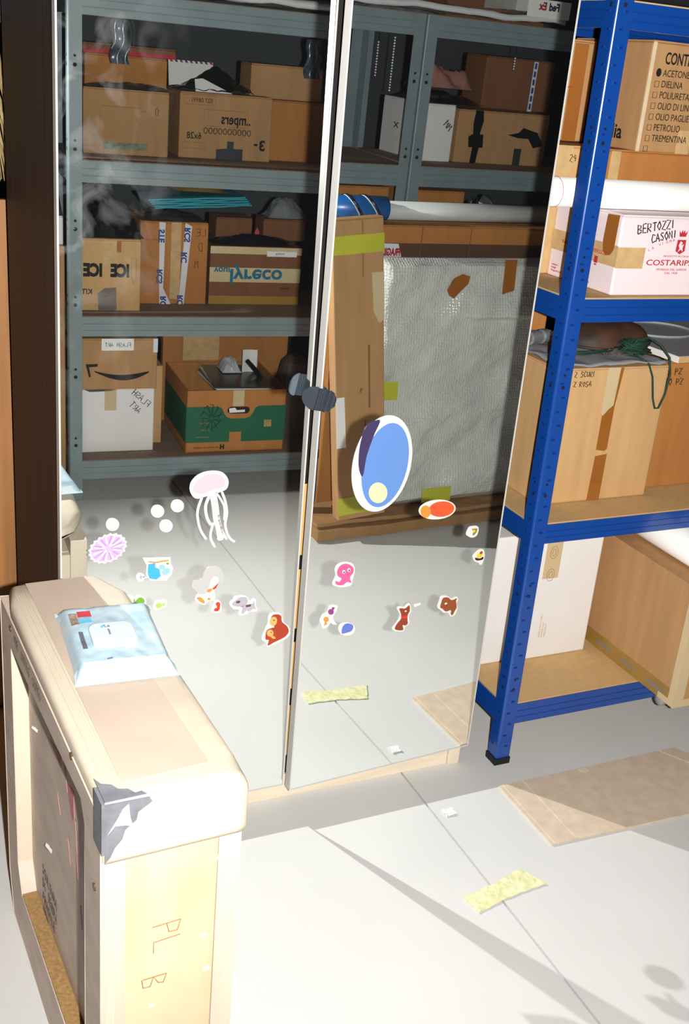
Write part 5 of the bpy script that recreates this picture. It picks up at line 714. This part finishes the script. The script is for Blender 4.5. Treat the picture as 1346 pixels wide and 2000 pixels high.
t = thing('blue_roll', 'upright blue plastic roll standing left of the leaning brown carton', 'roll', FG @ T(-0.872, -0.435, 0.080, 0, 0, 0.03)); lathe([(0.004, 0.0), (0.022, 0.004), (0.031, 0.018), (0.033, 0.05), (0.033, 0.62), (0.02, 0.64), (0.004, 0.642)], 22).build('wrapping', BLUEF, t, smooth=True); lathe([(0.0334, 0.20), (0.0342, 0.20), (0.0342, 0.225), (0.0334, 0.225)], 22).build('black_band', PLAST, t, smooth=True)
heap('black_plastic_sheet', 'scrap of black film on the tray at the foot of the leaning carton', 'plastic film', 0.97, 1.12, -0.515, -0.44, 0.079, 0.022, PLAST, seed=61, nx=14, ny=8)
# beside the left post
gc('brown_board', 'brown board standing against the outside of the left grey post', -0.110, -0.032, 0.06, 0.40, 0.001, 0.930, CARD, flaps=False, cat='board')
gc('white_carton', 'small white carton on top of the brown board outside the left post', -0.110, -0.034, 0.08, 0.38, 0.9315, 1.03, WHITECARD)
heap('black_plastic_sheet', 'dark plastic bundle on the small white carton outside the left post', 'plastic bag', -0.112, -0.034, 0.08, 0.38, 1.0315, 0.25, DARKFILM, seed=71, nx=16, ny=16)

# ------------------------------------------------------------------ left of the wardrobe
bd = tag(G().box(-0.62, -0.022, 0.620, 0.640, 0.001, 1.288).build('wooden_board', mat('brown_wood_board', '9A6A3C', rough=0.6, var=0.2, scale=4, stretch=(8, 8, 0.6))), 'brown wooden board standing upright left of the dark wardrobe side', 'board'); center(bd)
bd.location.x += 0.025
STRAW = mat('dry_straw', 'B79A62', rough=0.6, var=0.35, scale=8, stretch=(30, 30, 1), second='D8C08A'); g = G(); rs = random.Random(12)
for k in range(150):
    x = rs.uniform(-0.36, 0.0); y = rs.uniform(0.66, 0.74); p = Vector((x, y, 1.66)); dx = rs.uniform(0.01, 0.10); g.tube([p, p + Vector((dx * .3, rs.uniform(-.01, .01), -0.14)), p + Vector((dx, rs.uniform(-.02, .02), -0.34))], [0.0016, 0.0022, 0.0008], 4)
sb = thing('straw_bundle', 'bundle of dry straw hanging above the brown wooden board', 'straw', T(-0.18, 0.70, 1.32)); o = g.build('straw', STRAW, sb); o.matrix_local = T(0.18, -0.70, -1.32); tag(o, None, None, kind='stuff')
GCB = tag(G().box(-0.5, 0.012, 0.66, 0.76, 1.662, 2.0).build('grey_box', mat('grey_card', '5F6670', rough=0.6)), 'grey box above the straw bundle at the top left', 'box'); center(GCB)
stand = thing('storage_rack', 'dark storage rack holding the straw bundle left of the wardrobe', 'rack', T(-0.3, 0.70, 0)); DK = mat('dark_rack', '15181B', rough=0.6)
for x in (-0.36, 0.28): G().box(x, x + 0.03, 0.06, 0.09, 0, 2.05).build('upright', DK, stand)
G().box(-0.36, 0.31, -0.05, 0.09, 1.645, 1.660).build('rail_shelf', DK, stand)
REAR += [bd, GCB, o] + list(stand.children)

# the added lamps pass wardrobe and panes; whatever is in front blocks them
bl = D.collections.new('in_front_of_the_glass'); behind = {q.name for q in REAR} | {'wall_back'}
for q in SC.objects:
    if q.type == 'MESH' and q.name not in behind: bl.objects.link(q)
for lo in MIRROR_LAMPS: lo.light_linking.blocker_collection = bl; lo.light_linking.receiver_collection = bl
